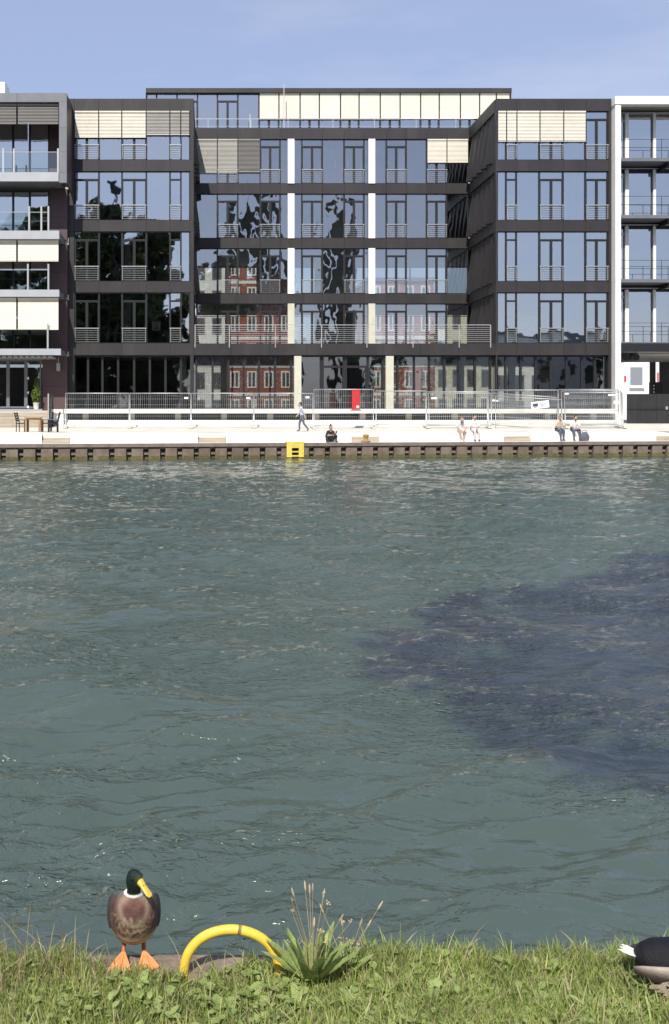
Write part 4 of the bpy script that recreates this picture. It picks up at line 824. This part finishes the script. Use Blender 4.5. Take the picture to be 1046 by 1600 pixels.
# ------------------------------------------------------------------ ducks
FEATH = mat('plumage', (1, 1, 1), .62, 0, .10, 60, bump=.35, bscale=260, attr='tint', spec=.3)
HEADM = mat('glossy_head_plumage', (1, 1, 1), .38, 0, .10, 60, bump=.2, bscale=300, attr='tint', spec=.7)
BILL = mat('yellow_bill', (.60, .44, .06), .4, 0, .08, 60); ORANGE = mat('orange_webbed_skin', (.80, .27, .10), .5, 0, .12, 60, bump=.3, bscale=200); EYE = mat('dark_eye', (.01, .008, .006), .1, 0, 0)
def loft(rings, n=28):
    """rings: (centre, side vector*radius, up vector*radius)"""
    mb = MB(); vs = []; fs = []
    for c_, a, b in rings:
        for k in range(n): w = 2*math.pi*k/n; vs.append(Vector(c_)+Vector(a)*math.cos(w)+Vector(b)*math.sin(w))
    for i in range(len(rings)-1):
        for k in range(n): fs.append((i*n+k, i*n+(k+1) % n, (i+1)*n+(k+1) % n, (i+1)*n+k))
    fs.append(tuple(range(n))[::-1]); fs.append(tuple((len(rings)-1)*n+k for k in range(n)))
    return vs, fs
def hashn(P, s):                                    # smooth value noise
    g = np.random.default_rng(s); T = g.uniform(0, 1, (16, 16, 16)); u = P; i = np.floor(u).astype(int); f = u-i; f = f*f*(3-2*f); o = 0
    for dx in (0, 1):
        for dy in (0, 1):
            for dz in (0, 1): o = o+T[(i[:, 0]+dx) % 16, (i[:, 1]+dy) % 16, (i[:, 2]+dz) % 16]*(f[:, 0] if dx else 1-f[:, 0])*(f[:, 1] if dy else 1-f[:, 1])*(f[:, 2] if dz else 1-f[:, 2])
    return o
def sm(a, b, x): t_ = np.clip((x-a)/(b-a), 0, 1); return t_*t_*(3-2*t_)
def duck_body(parent, neck, paint, lower=0.0, pitch=0.0, st=None):
    """body, neck and head grown into one surface; local +X is forwards"""
    Z = lambda z: z-lower
    st = st or [(-.300, .185, .004, .003), (-.275, .183, .020, .006), (-.235, .178, .036, .014), (-.185, .170, .054, .032), (-.12, .158, .070, .056), (-.05, .148, .079, .074), (.02, .145, .082, .082), (.07, .150, .080, .081), (.115, .160, .068, .070), (.145, .170, .050, .052), (.163, .178, .027, .028), (.168, .180, .008, .008)]
    v, f = loft([((x, 0, Z(z)), (0, ry, 0), (0, 0, rz)) for x, z, ry, rz in st]); MP = pitch_m(pitch); v = [MP@p for p in v]
    mb = MB().add(v, f); v2, f2 = loft(neck); mb.add(v2, f2)
    o = mb.build('body', FEATH, parent)
    r = o.modifiers.new('join', 'REMESH'); r.mode = 'VOXEL'; r.voxel_size = .0042
    s = o.modifiers.new('smooth', 'SMOOTH'); s.factor = .6; s.iterations = 7
    dg = bpy.context.evaluated_depsgraph_get(); me = bpy.data.meshes.new_from_object(o.evaluated_get(dg)); o.modifiers.clear(); o.data = me
    P = np.empty(len(me.vertices)*3, np.float32); me.vertices.foreach_get('co', P); P = P.reshape(-1, 3)
    colr = paint(P); ca = me.color_attributes.new('tint', 'FLOAT_COLOR', 'POINT'); ca.data.foreach_set('color', np.c_[colr, np.ones(len(P))].astype(np.float32).ravel())
    me.polygons.foreach_set('use_smooth', [True]*len(me.polygons))
    if not me.materials: me.materials.append(FEATH)
    return o
def pitch_m(p): c_ = Matrix.Translation((.05, 0, .150)); return c_@Matrix.Rotation(-p, 4, 'Y')@c_.inverted()
def foot(parent, x, y, yaw, z_ankle=.075):
    f = MB(); heel = Vector((0, 0, .012)); tips = [Vector((.050, .036, -.008)), (Vector((.066, .002, -.010))), Vector((.052, -.034, -.008))]
    top = [heel+Vector((-.004, 0, .016)), tips[0], (tips[0]+tips[1])*.47+Vector((-.002, 0, 0)), tips[1], (tips[1]+tips[2])*.47+Vector((-.002, 0, 0)), tips[2]]
    lo = [p-Vector((0, 0, .005)) for p in top]; lo[0] = heel-Vector((.004, 0, .014))
    f.add(top+lo, [(0, 1, 2), (0, 2, 3), (0, 3, 4), (0, 4, 5), (6, 8, 7), (6, 9, 8), (6, 10, 9), (6, 11, 10), (0, 6, 7, 1), (1, 7, 8, 2), (2, 8, 9, 3), (3, 9, 10, 4), (4, 10, 11, 5), (5, 11, 6, 0)])
    for tp in tips: f.tube([heel+Vector((0, 0, .012)), heel*.5+tp*.5+Vector((0, 0, .008)), tp], [.0055, .0048, .003], 6)
    f.tube([heel+Vector((0, 0, .01)), Vector((-.022, 0, .002))], [.004, .0025], 6)
    M = Matrix.Translation((x, y, .010))@Matrix.Rotation(yaw, 4, 'Z'); f.v = [tuple(M@Vector(p)) for p in f.v]
    f.build('webbed_foot', ORANGE, parent, False)
    lg = MB(); lg.tube([(x, y, .03), (x-.006, y*.98, .055), (x-.016, y*.9, z_ankle), (x-.02, y*.86, z_ankle+.03)], [.0075, .0068, .008, .014], 8); lg.build('leg', mat('red_brown_leg', (.30, .085, .04), .5, 0, .1, 60), parent, True)
# standing drake; its breast faces the camera
dx, dy = PX(208, 3.40), 3.448; DP = R(31)
dk = thing('mallard_duck', (dx, dy, .452), 'mallard drake with green black head standing on the kerb', 'duck', 'mallard ducks on the bank', rz=R(-90)+R(4))
hyaw = R(48)                                       # the head is turned to the duck's left
hd = Vector((math.cos(hyaw), math.sin(hyaw), 0)); hs = Vector((-hd.y, hd.x, 0)); X, Yv, Zv = Vector((1, 0, 0)), Vector((0, 1, 0)), Vector((0, 0, 1))
nk = [((.075, 0, .165), Yv*.062, X*.055), ((.088, 0, .195), Yv*.052, X*.046), ((.100, 0, .215), Yv*.041, X*.037), ((.106, 0, .235), Yv*.0300, X*.029), ((.111, 0, .252), Yv*.0235, X*.0235), ((.114, 0, .272), hs*.0225, hd*.0245)]
c0 = Vector((.118, 0, .292)); nk += [(c0, hs*.0240, hd*.028), (c0+hd*.004+Zv*.015, hs*.0240, hd*.031), (c0+hd*.004+Zv*.029, hs*.0205, hd*.026), (c0+hd*.001+Zv*.039, hs*.012, hd*.015), (c0+Zv*.043, hs*.003, hd*.004)]
def paint_standing(P):
    PB = P.copy(); Mi = np.array(pitch_m(DP).inverted()); PB = P@Mi[:3, :3].T+Mi[:3, 3]; xb = PB[:, 0]
    x, y, z = P.T; n1 = hashn(P*70, 1); n2 = hashn(P*np.array([150, 150, 120]), 2); n3 = hashn(P*28, 3)
    brown = np.array([.125, .060, .045]); dark = np.array([.040, .024, .019]); tan = np.array([.36, .285, .21]); cream = np.array([.46, .40, .30]); grey = np.array([.20, .18, .155]); green = np.array([.006, .020, .012]); blk = np.array([.006, .006, .009])
    c_ = brown*(0.65+.7*n1)[:, None]
    spot = np.exp(-((y/.024)**2+((z-.205)/.022)**2)); c_ = c_*(1-spot*.45)[:, None]+np.array([.07, .035, .045])*(spot*.45)[:, None]
    halo = np.exp(-((np.hypot(y/.046, (z-.208)/.045)-1)/.22)**2)*(x > .06)*sm(.10, .17, z); c_ = c_*(1-.55*halo)[:, None]+tan*(.55*halo)[:, None]
    mot = np.exp(-((y/.036)**2+((z-.125)/.038)**2))*sm(.35, .62, n2)*(x > 0); c_ = c_*(1-.9*mot)[:, None]+tan*(.9*mot)[:, None]
    sc = sm(.52, .66, n2)*.5*(z < .19); c_ = c_*(1-sc)[:, None]+tan*sc[:, None]
    side = sm(.048, .075, np.abs(y)); c_ = c_*(1-.6*side)[:, None]+dark*(.6*side)[:, None]
    bel = sm(.122, .092, z+.02*(n3-.5)+.25*np.abs(y)*0); c_ = c_*(1-bel)[:, None]+cream*bel[:, None]
    back = sm(.03, -.04, xb)*(PB[:, 2] > .10); c_ = c_*(1-back)[:, None]+(grey*(.6+.6*n1)[:, None])*back[:, None]
    rump = sm(-.15, -.19, xb); c_ = c_*(1-rump)[:, None]+blk*rump[:, None]; tail = sm(-.225, -.24, xb); c_ = c_*(1-tail)[:, None]+np.array([.7, .68, .63])*tail[:, None]
    ring = sm(.2475, .2485, z)*(x > .05); c_ = np.where(ring[:, None] > .5, np.array([.80, .79, .77]), c_)
    hdm = sm(.2550, .2560, z)*(x > .05); hc = green*(.5+n1)[:, None]; fr = np.exp(-(((P-(c0+hd*.03+Zv*.014))**2).sum(1))/.015**2); hc = hc*.7+np.array([.085, .095, .045])*(fr*(.6+.5*n2))[:, None]
    return np.where(hdm[:, None] > .5, hc, c_)
body = duck_body(dk, nk, paint_standing, 0, DP)
def bill(parent, base, d, sidev):
    up = sidev.cross(d).normalized()*-1; up = up if up.z > 0 else -up
    r = [(base-d*.010, sidev*.0135, up*.0125), (base+d*.004, sidev*.0132, up*.0105), (base+d*.018, sidev*.0118, up*.0075), (base+d*.034, sidev*.0132, up*.005), (base+d*.046, sidev*.014, up*.0038), (base+d*.054, sidev*.0085, up*.003), (base+d*.057, sidev*.003, up*.0015)]
    v, f = loft(r, 16); o = MB().add(v, f).build('bill', BILL, parent, True); nm = MB()
    for s in (-1, 1): nm.ball(base+d*.016+sidev*s*.005+up*.0068, .0022, .0022, .0018, 6, 5)
    nm.ball(base+d*.055-up*.0005, .004, .004, .003, 6, 5); nm.build('nostril', EYE, o)
bd = (hd*math.cos(R(-38))+Zv*math.sin(R(-38))).normalized(); bill(dk, c0+hd*.030+Zv*.007, bd, hs)
ey = MB()
for s in (-1, 1): ey.ball(c0+hd*.014+hs*s*.0222+Zv*.020, .0045, .0045, .0045, 8, 6)
ey.build('eye', EYE, dk, True)
foot(dk, .058, .033, R(16)); foot(dk, .056, -.034, R(-14))
def wing(parent, s, lower, m_c):
    v, f = loft([((.085, s*.058, .178-lower), (0, .010, 0), (0, 0, .030)), ((.05, s*.072, .170-lower), (0, .014, 0), (0, 0, .048)), ((-.02, s*.077, .170-lower), (0, .014, 0), (0, 0, .052)), ((-.10, s*.066, .178-lower), (0, .012, 0), (0, 0, .042)), ((-.17, s*.046, .186-lower), (0, .008, 0), (0, 0, .026)), ((-.225, s*.024, .192-lower), (0, .004, 0), (0, 0, .010)), ((-.245, s*.015, .193-lower), (0, .001, 0), (0, 0, .003))], 18)
    return MB().add(v, f).build('wing', m_c, parent, True)
GREYF = mat('grey_brown_feathers', (.30, .255, .215), .6, 0, .35, 45, bump=.4, bscale=160, stretch=(.4, 1, 1.6)); DARKF = mat('dark_brown_feathers', (.045, .03, .026), .6, 0, .3, 60, bump=.4, bscale=200)
for s in (-1, 1):
    o = wing(dk, s, 0, DARKF); o.matrix_local = pitch_m(DP)

# resting drake, its tail towards the other one
d2y = 3.20; d2 = thing('mallard_duck', (PX(963, d2y)+.325, d2y+.0, .455), 'mallard drake resting in the grass, cut by the right edge', 'duck', 'mallard ducks on the bank', rz=R(-8))
nk2 = [((.075, 0, .100), Yv*.060, X*.052), ((.095, 0, .125), Yv*.044, X*.04), ((.105, 0, .145), Yv*.031, X*.03), ((.11, 0, .165), Yv*.027, X*.027), ((.118, 0, .19), Yv*.027, X*.032), ((.122, 0, .207), Yv*.026, X*.034), ((.122, 0, .222), Yv*.02, X*.026), ((.12, 0, .232), Yv*.004, X*.005)]
def paint_resting(P):
    x, y, z = P.T; n1 = hashn(P*70, 1); n2 = hashn(P*np.array([60, 200, 200]), 2)
    c_ = np.array([.33, .28, .225])*(.7+.55*n2)[:, None]
    up = sm(.085, .115, z-.12*np.clip(x+.05, -.1, .1)); c_ = c_*(1-up)[:, None]+np.array([.055, .042, .036])*up[:, None]
    rump = np.maximum(sm(-.19, -.215, x), sm(.088, .10, z)*(x < .06)); c_ = c_*(1-rump)[:, None]+np.array([.005, .005, .008])*rump[:, None]
    tail = sm(-.256, -.262, x); c_ = c_*(1-tail)[:, None]+np.array([.80, .77, .72])*tail[:, None]
    br = sm(.05, .10, x); c_ = c_*(1-br)[:, None]+np.array([.11, .05, .035])*br[:, None]
    hm = (z > .155)&(x > .06); return np.where(hm[:, None], np.array([.006, .02, .012]), c_)
duck_body(d2, nk2, paint_resting, .075, 0, [(-.262, .176, .004, .003), (-.254, .174, .024, .018), (-.235, .170, .046, .044), (-.20, .164, .064, .066), (-.14, .156, .078, .078), (-.07, .150, .084, .080), (.02, .145, .084, .078), (.07, .150, .080, .078), (.115, .160, .068, .068), (.145, .170, .050, .052), (.163, .178, .027, .028), (.168, .180, .008, .008)]); bill(d2, Vector((.153, 0, .195)), Vector((1, 0, -.25)).normalized(), Yv)
for s in (-1, 1):
    v, f = loft([((-.272, s*.050, .086), (0, .002, 0), (0, 0, .006)), ((-.25, s*.062, .083), (0, .008, 0), (0, 0, .018)), ((-.20, s*.078, .080), (0, .012, 0), (0, 0, .030)), ((-.14, s*.088, .080), (0, .014, 0), (0, 0, .037)), ((-.05, s*.088, .080), (0, .014, 0), (0, 0, .038)), ((.04, s*.082, .080), (0, .012, 0), (0, 0, .034)), ((.09, s*.068, .080), (0, .006, 0), (0, 0, .015))], 18)
    wo = MB().add(v, f).build('wing', FEATH if s < 0 else TBLACK, d2, True)
    WP = np.array([tuple(p.co) for p in wo.data.vertices]); wt = sm(.0, .9, (WP[:, 2]-.078)/.035)[:, None]; wc = (np.array([.035, .025, .022])*(1-wt)+np.array([.34, .29, .245])*wt)*(.8+.4*hashn(WP*np.array([40, 160, 160]), 5))[:, None]
    ca = wo.data.color_attributes.new('tint', 'FLOAT_COLOR', 'POINT'); ca.data.foreach_set('color', np.c_[wc, np.ones(len(WP))].astype(np.float32).ravel())
tf = MB()
for k in range(2, 6):
    a = (k-3)*.10; d_ = Vector((-math.cos(a), math.sin(a), .22+.05*abs(k-3))).normalized(); b0 = Vector((-.240, .007*(k-3), .098)); sv = Vector((d_.y, -d_.x, 0)).normalized()
    L = .066-.006*abs(k-3); t0_ = .0025
    pts = [b0-sv*.006, b0+sv*.006, b0+d_*L*.6+sv*.011, b0+d_*L, b0+d_*L*.6-sv*.011]; z_ = Vector((0, 0, t0_+.001*k))
    tf.add([p+z_ for p in pts]+[p+z_-Vector((0, 0, .0015)) for p in pts], [(0, 1, 2, 3, 4), (9, 8, 7, 6, 5)]+[(i, i+5, (i+1) % 5+5, (i+1) % 5) for i in range(5)])
tf.build('tail_feather', mat('white_feathers', (.80, .77, .72), .6, 0, .08, 80), d2)
fl = MB()
for k in range(90):
    g = random; b0 = Vector((g.uniform(-.20, .08), -.090-g.uniform(0, .012), g.uniform(.036, .074))); d_ = Vector((-1, g.uniform(-.25, .1), g.uniform(-.55, .1))).normalized(); sv = Vector((0, -.25, 1)).normalized().cross(d_).normalized().cross(d_)*.008; L = g.uniform(.03, .05)
    fl.add([b0-sv, b0+sv, b0+d_*L*.7+sv*.8, b0+d_*L, b0+d_*L*.7-sv*.8], [(0, 1, 2, 3, 4)])
fl.build('flank_feather', mat('pale_flank_feathers', (.42, .35, .28), .7, 0, .3, 60), d2)

# ------------------------------------------------------------------ yellow hoop
yr = 3.32; x0, x1 = PX(288, yr), PX(436, yr); cxr = (x0+x1)/2; rr = (x1-x0)/2
hoop = thing('yellow_hoop', (cxr, yr, .43), 'yellow painted steel hoop standing in the grass beside the duck', 'handrail')
pts = [(-rr*1.02, 0, -.12), (-rr*1.01, 0, .02)]+[(-rr*math.cos(a), 0, .02+.145*math.sin(a)**.85) for a in np.linspace(.12, math.pi-.12, 26)]+[(rr*1.01, 0, .02), (rr*1.02, 0, -.12)]
MB().tube(pts, .0155, 14, caps=True).build('pipe', YELLOW, hoop, True)
cl = MB(); i_ = 16; p = Vector(pts[i_]); cl.tube([p+Vector((-.006, 0, .001)), p+Vector((.004, 0, -.001))], .0163, 14); cl.build('worn_patch', mat('scratched_paint', (.22, .17, .07), .6, 0, .3, 90), hoop, True)

# ------------------------------------------------------------------ grass and weeds
GRASS = mat('grass_blades', (1, 1, 1), .55, 0, .22, 6, attr='tint', transl=.5, spec=.35)
WEED = mat('weed_leaves', (.30, .375, .125), .5, 0, .25, 25, bump=.3, bscale=120, transl=.32, spec=.4)
DRY = mat('dry_stalks', (.40, .32, .18), .7, 0, .2, 30, transl=.15)
def blades(n, xr, yr_, hmean, hsd, wid, cols, seed, lean=.5, edge=True, sel=None):
    g = np.random.default_rng(seed); x = g.uniform(*xr, n); y = g.uniform(*yr_, n)
    cl_ = hashn(np.c_[x*3.2, y*3.2, np.zeros(n)], seed+1)
    if sel is not None: k = sel(x, y, g); x, y, cl_ = x[k], y[k], cl_[k]; n = len(x)
    h = np.clip(g.normal(hmean, hsd, n), hmean*.3, hmean*2.2)*(.6+.8*cl_); a = g.uniform(0, 2*np.pi, n); ln = g.uniform(.1, 1, n)*lean
    w = wid*g.uniform(.6, 1.4, n); z = np.where(y > 3.30, np.maximum(.452, bank_z(x, y)), bank_z(x, y))-.006
    dx_, dy_ = np.cos(a), np.sin(a); f = g.uniform(0, 2*np.pi, n); sx, sy = np.cos(f), np.sin(f); V = np.empty((n, 7, 3)); C_ = np.empty((n, 7, 3))
    for i, (t_, wt) in enumerate(((0, 1), (.4, .9), (.75, .6), (1, 0))):
        off = h*ln*t_**1.8; zz = z+h*t_*(1-.35*ln*t_)
        px_, py_ = x+dx_*off, y+dy_*off
        if i < 3:
            V[:, 2*i] = np.c_[px_-sx*w*wt, py_-sy*w*wt, zz]; V[:, 2*i+1] = np.c_[px_+sx*w*wt, py_+sy*w*wt, zz]
        else: V[:, 6] = np.c_[px_, py_, zz]
    pick = g.choice(len(cols), n, p=np.array([c[1] for c in cols])); base = np.array([c[0] for c in cols])[pick]*g.uniform(.75, 1.25, n)[:, None]
    C_[:] = base[:, None, :]
    b = np.arange(n)[:, None]*7; Qd = np.concatenate([b+np.array([0, 1, 3, 2]), b+np.array([2, 3, 5, 4])]); T = b+np.array([4, 5, 6])
    return V.reshape(-1, 3), Qd, T, C_.reshape(-1, 3)
G = [((.32, .385, .105), .42), ((.40, .45, .165), .32), ((.16, .24, .055), .10), ((.54, .47, .27), .16)]
def fringe(x, y, g):                                 # grass creeps over the kerb, but leaves it bare under the duck and the hoop
    bare = np.exp(-((x+.21)/.20)**2)+.75*np.exp(-((x-.02)/.14)**2); lim = 3.43-.125*np.clip(bare, 0, 1)+.02*np.sin(x*23)+.015*np.sin(x*51+1); return y < lim
parts = [blades(85000, (-1.4, 2.3), (2.6, 3.45), .040, .013, .0019, G, 11, .75, sel=fringe), blades(11000, (-1.4, 2.3), (2.6, 3.44), .068, .02, .0022, G, 12, .9, sel=fringe), blades(26000, (-4, 5), (-.5, 2.4), .05, .015, .0032, G, 13, .8)]
def merge(parts):
    V, Qd, T, C_ = [], [], [], []; k = 0
    for v, q, t_, c_ in parts: V.append(v); Qd.append(q+k); T.append(t_+k); C_.append(c_); k += len(v)
    return np.concatenate(V), np.concatenate(Qd), np.concatenate(T), np.concatenate(C_)
V, Qd, T, C_ = merge(parts); gr = link(bpy.data.objects.new('grass', np_mesh('grass', V, Qd, GRASS, False, C_, T)))
tag(gr, 'short green grass covering the near bank', 'grass', kind='stuff')
DC = [((.55, .46, .29), .6), ((.34, .25, .13), .25), ((.22, .25, .08), .15)]
dens = lambda x, y, g: (g.uniform(0, 1, len(x)) < .16+.84*np.exp(-((x+.62)/.24)**2))&(y < 3.38)
V, Qd, T, C_ = merge([blades(620, (-1.5, 2.3), (2.9, 3.40), .11, .035, .0017, DC, 31, .8, sel=dens), blades(170, (-1.2, -.36), (3.2, 3.4), .17, .05, .0016, DC, 33, .9)])
dg_ = link(bpy.data.objects.new('dry_grass', np_mesh('dry_grass', V, Qd, DRY if False else GRASS, False, C_, T))); tag(dg_, 'tan dry grass stalks standing among the green blades', 'grass', kind='stuff')
# broad leaved weeds
def leaf(mb, base, d, up, L, W, droop=.3, fold=.25, n=6):
    d = Vector(d).normalized(); s = d.cross(Vector(up)).normalized(); u_ = s.cross(d).normalized(); rows = []
    for i in range(n+1):
        t_ = i/n; w_ = W*(math.sin(math.pi*min(1, t_**.75))**.8)*(1-.15*t_)+.0012; c_ = Vector(base)+d*L*t_-Vector((0, 0, 1))*droop*L*t_*t_; wv = .08*W*math.sin(t_*19+L*90)
        rows.append((c_-s*w_+u_*(w_*fold+wv), c_, c_+s*w_+u_*(w_*fold-wv)))
    vs = [p for r in rows for p in r]; mb.add(vs, [(3*i+a, 3*i+a+1, 3*i+a+4, 3*i+a+3) for i in range(n) for a in (0, 1)])
def weed(px, d, lab, nl, L, W, spread, seed, stalks=0, sh=.25, name='weed_plant', z=None):
    g = random.Random(seed); x = PX(px, d); zz = float(bank_z(np.array([x]), np.array([d]))[0]) if d < 3.23 else .45
    o = thing(name, (x, d, zz-.01), lab, 'weed', 'broad leaved weeds in the grass')
    for k in range(nl):
        a = k*2.4+g.uniform(-.3, .3); e = g.uniform(*spread); mb = MB(); dd = (math.cos(a)*math.cos(e), math.sin(a)*math.cos(e), math.sin(e)); leaf(mb, (math.cos(a)*.006, math.sin(a)*.006, .012), dd, (0, 0, 1) if e < 1.1 else (-math.cos(a), -math.sin(a), .3), L*g.uniform(.65, 1.15), W*g.uniform(.75, 1.2), g.uniform(.1, .45)*(.35 if stalks else 1), g.uniform(.15, .4))
        mb.build('leaf', WEED, o, True)
    for k in range(stalks):
        a = g.uniform(0, 6.28); h = sh*g.uniform(.55, 1.1); q = h*g.uniform(.08, .62); s_ = MB(); top = Vector((math.cos(a)*q, math.sin(a)*q*.6, h)); s_.tube([(math.cos(a)*.01, math.sin(a)*.01, .01), (math.cos(a)*q*.35, math.sin(a)*q*.25, h*.55), top], [.0013, .0011, .0008], 5)
        st_ = s_.build('stalk', DRY, o); hd_ = MB(); dirv = (top-Vector((math.cos(a)*q*.35, math.sin(a)*q*.25, h*.55))).normalized()
        if g.random() < .5: hd_.tube([top, top+dirv*.008, top+dirv*.022, top+dirv*.03], [.0015, .0032, .0028, .001], 6)
        else:
            for j in range(5): hd_.ball(top+Vector((g.uniform(-.006, .006), g.uniform(-.006, .006), g.uniform(0, .01))), .0026, .0026, .0026, 6, 4)
        hd_.build('seed_head', mat('seed_heads', (.42, .33, .22), .8, 0, .25, 60), st_)
    return o
weed(488, 3.25, 'tall plantain with upright leaves and seed stalks right of the yellow hoop', 26, .20, .023, (.7, 1.45), 3, 15, .30, 'plantain_plant')
weed(540, 3.27, 'low plantain with spreading leaves and dry stalks beside the tall one', 11, .13, .018, (.2, 1.1), 5, 10, .23, 'plantain_plant')
ws = [(395, 3.19, 'leafy weed at the foot of the yellow hoop', 8), (345, 3.14, 'small leafy weed left of the plantain below the hoop', 7), (470, 3.10, 'leafy weed below the tall plantain', 8), (560, 3.08, 'leafy weed in the middle of the bottom edge', 8), (690, 3.16, 'leafy weed under the right half grass edge', 8), (640, 3.09, 'leafy weed between the plantain and the right grass', 7), (760, 3.20, 'leafy weed near the water edge in the right grass', 7),
      (215, 3.22, 'small round leaved weed in front of the standing duck', 6), (850, 3.14, 'leafy weed left of the resting duck', 7), (440, 3.20, 'leafy weed between hoop and plantain', 7), (935, 3.12, 'leafy weed in the grass below the resting duck', 7), (600, 3.17, 'broad leafy weed right of the low plantain', 8)]
for i, (px, d, lab, nl) in enumerate(ws): weed(px, d, lab, nl, .075, .019, (.2, .95), 50+i)

# low clover and dandelion leaves between the blades: nobody could count them
g = random.Random(91); gc = MB()
for k in range(1000):
    x = g.uniform(-1.2, 2.1); y = g.uniform(2.75, 3.34); zz = float(bank_z(np.array([x]), np.array([y]))[0]); a = g.uniform(0, 6.28); e = g.uniform(-.1, .8); L = g.uniform(.018, .045)
    if abs(x+.22) < .2 and y > 3.27: continue
    leaf(gc, (x, y, zz+g.uniform(.012, .034)), (math.cos(a)*math.cos(e), math.sin(a)*math.cos(e), math.sin(e)), (0, 0, 1), L, L*g.uniform(.28, .42), g.uniform(.1, .4), .2, 3)
tag(gc.build('ground_cover', WEED, None, True), 'small round leaved ground cover growing between the grass blades', 'ground cover', kind='stuff')
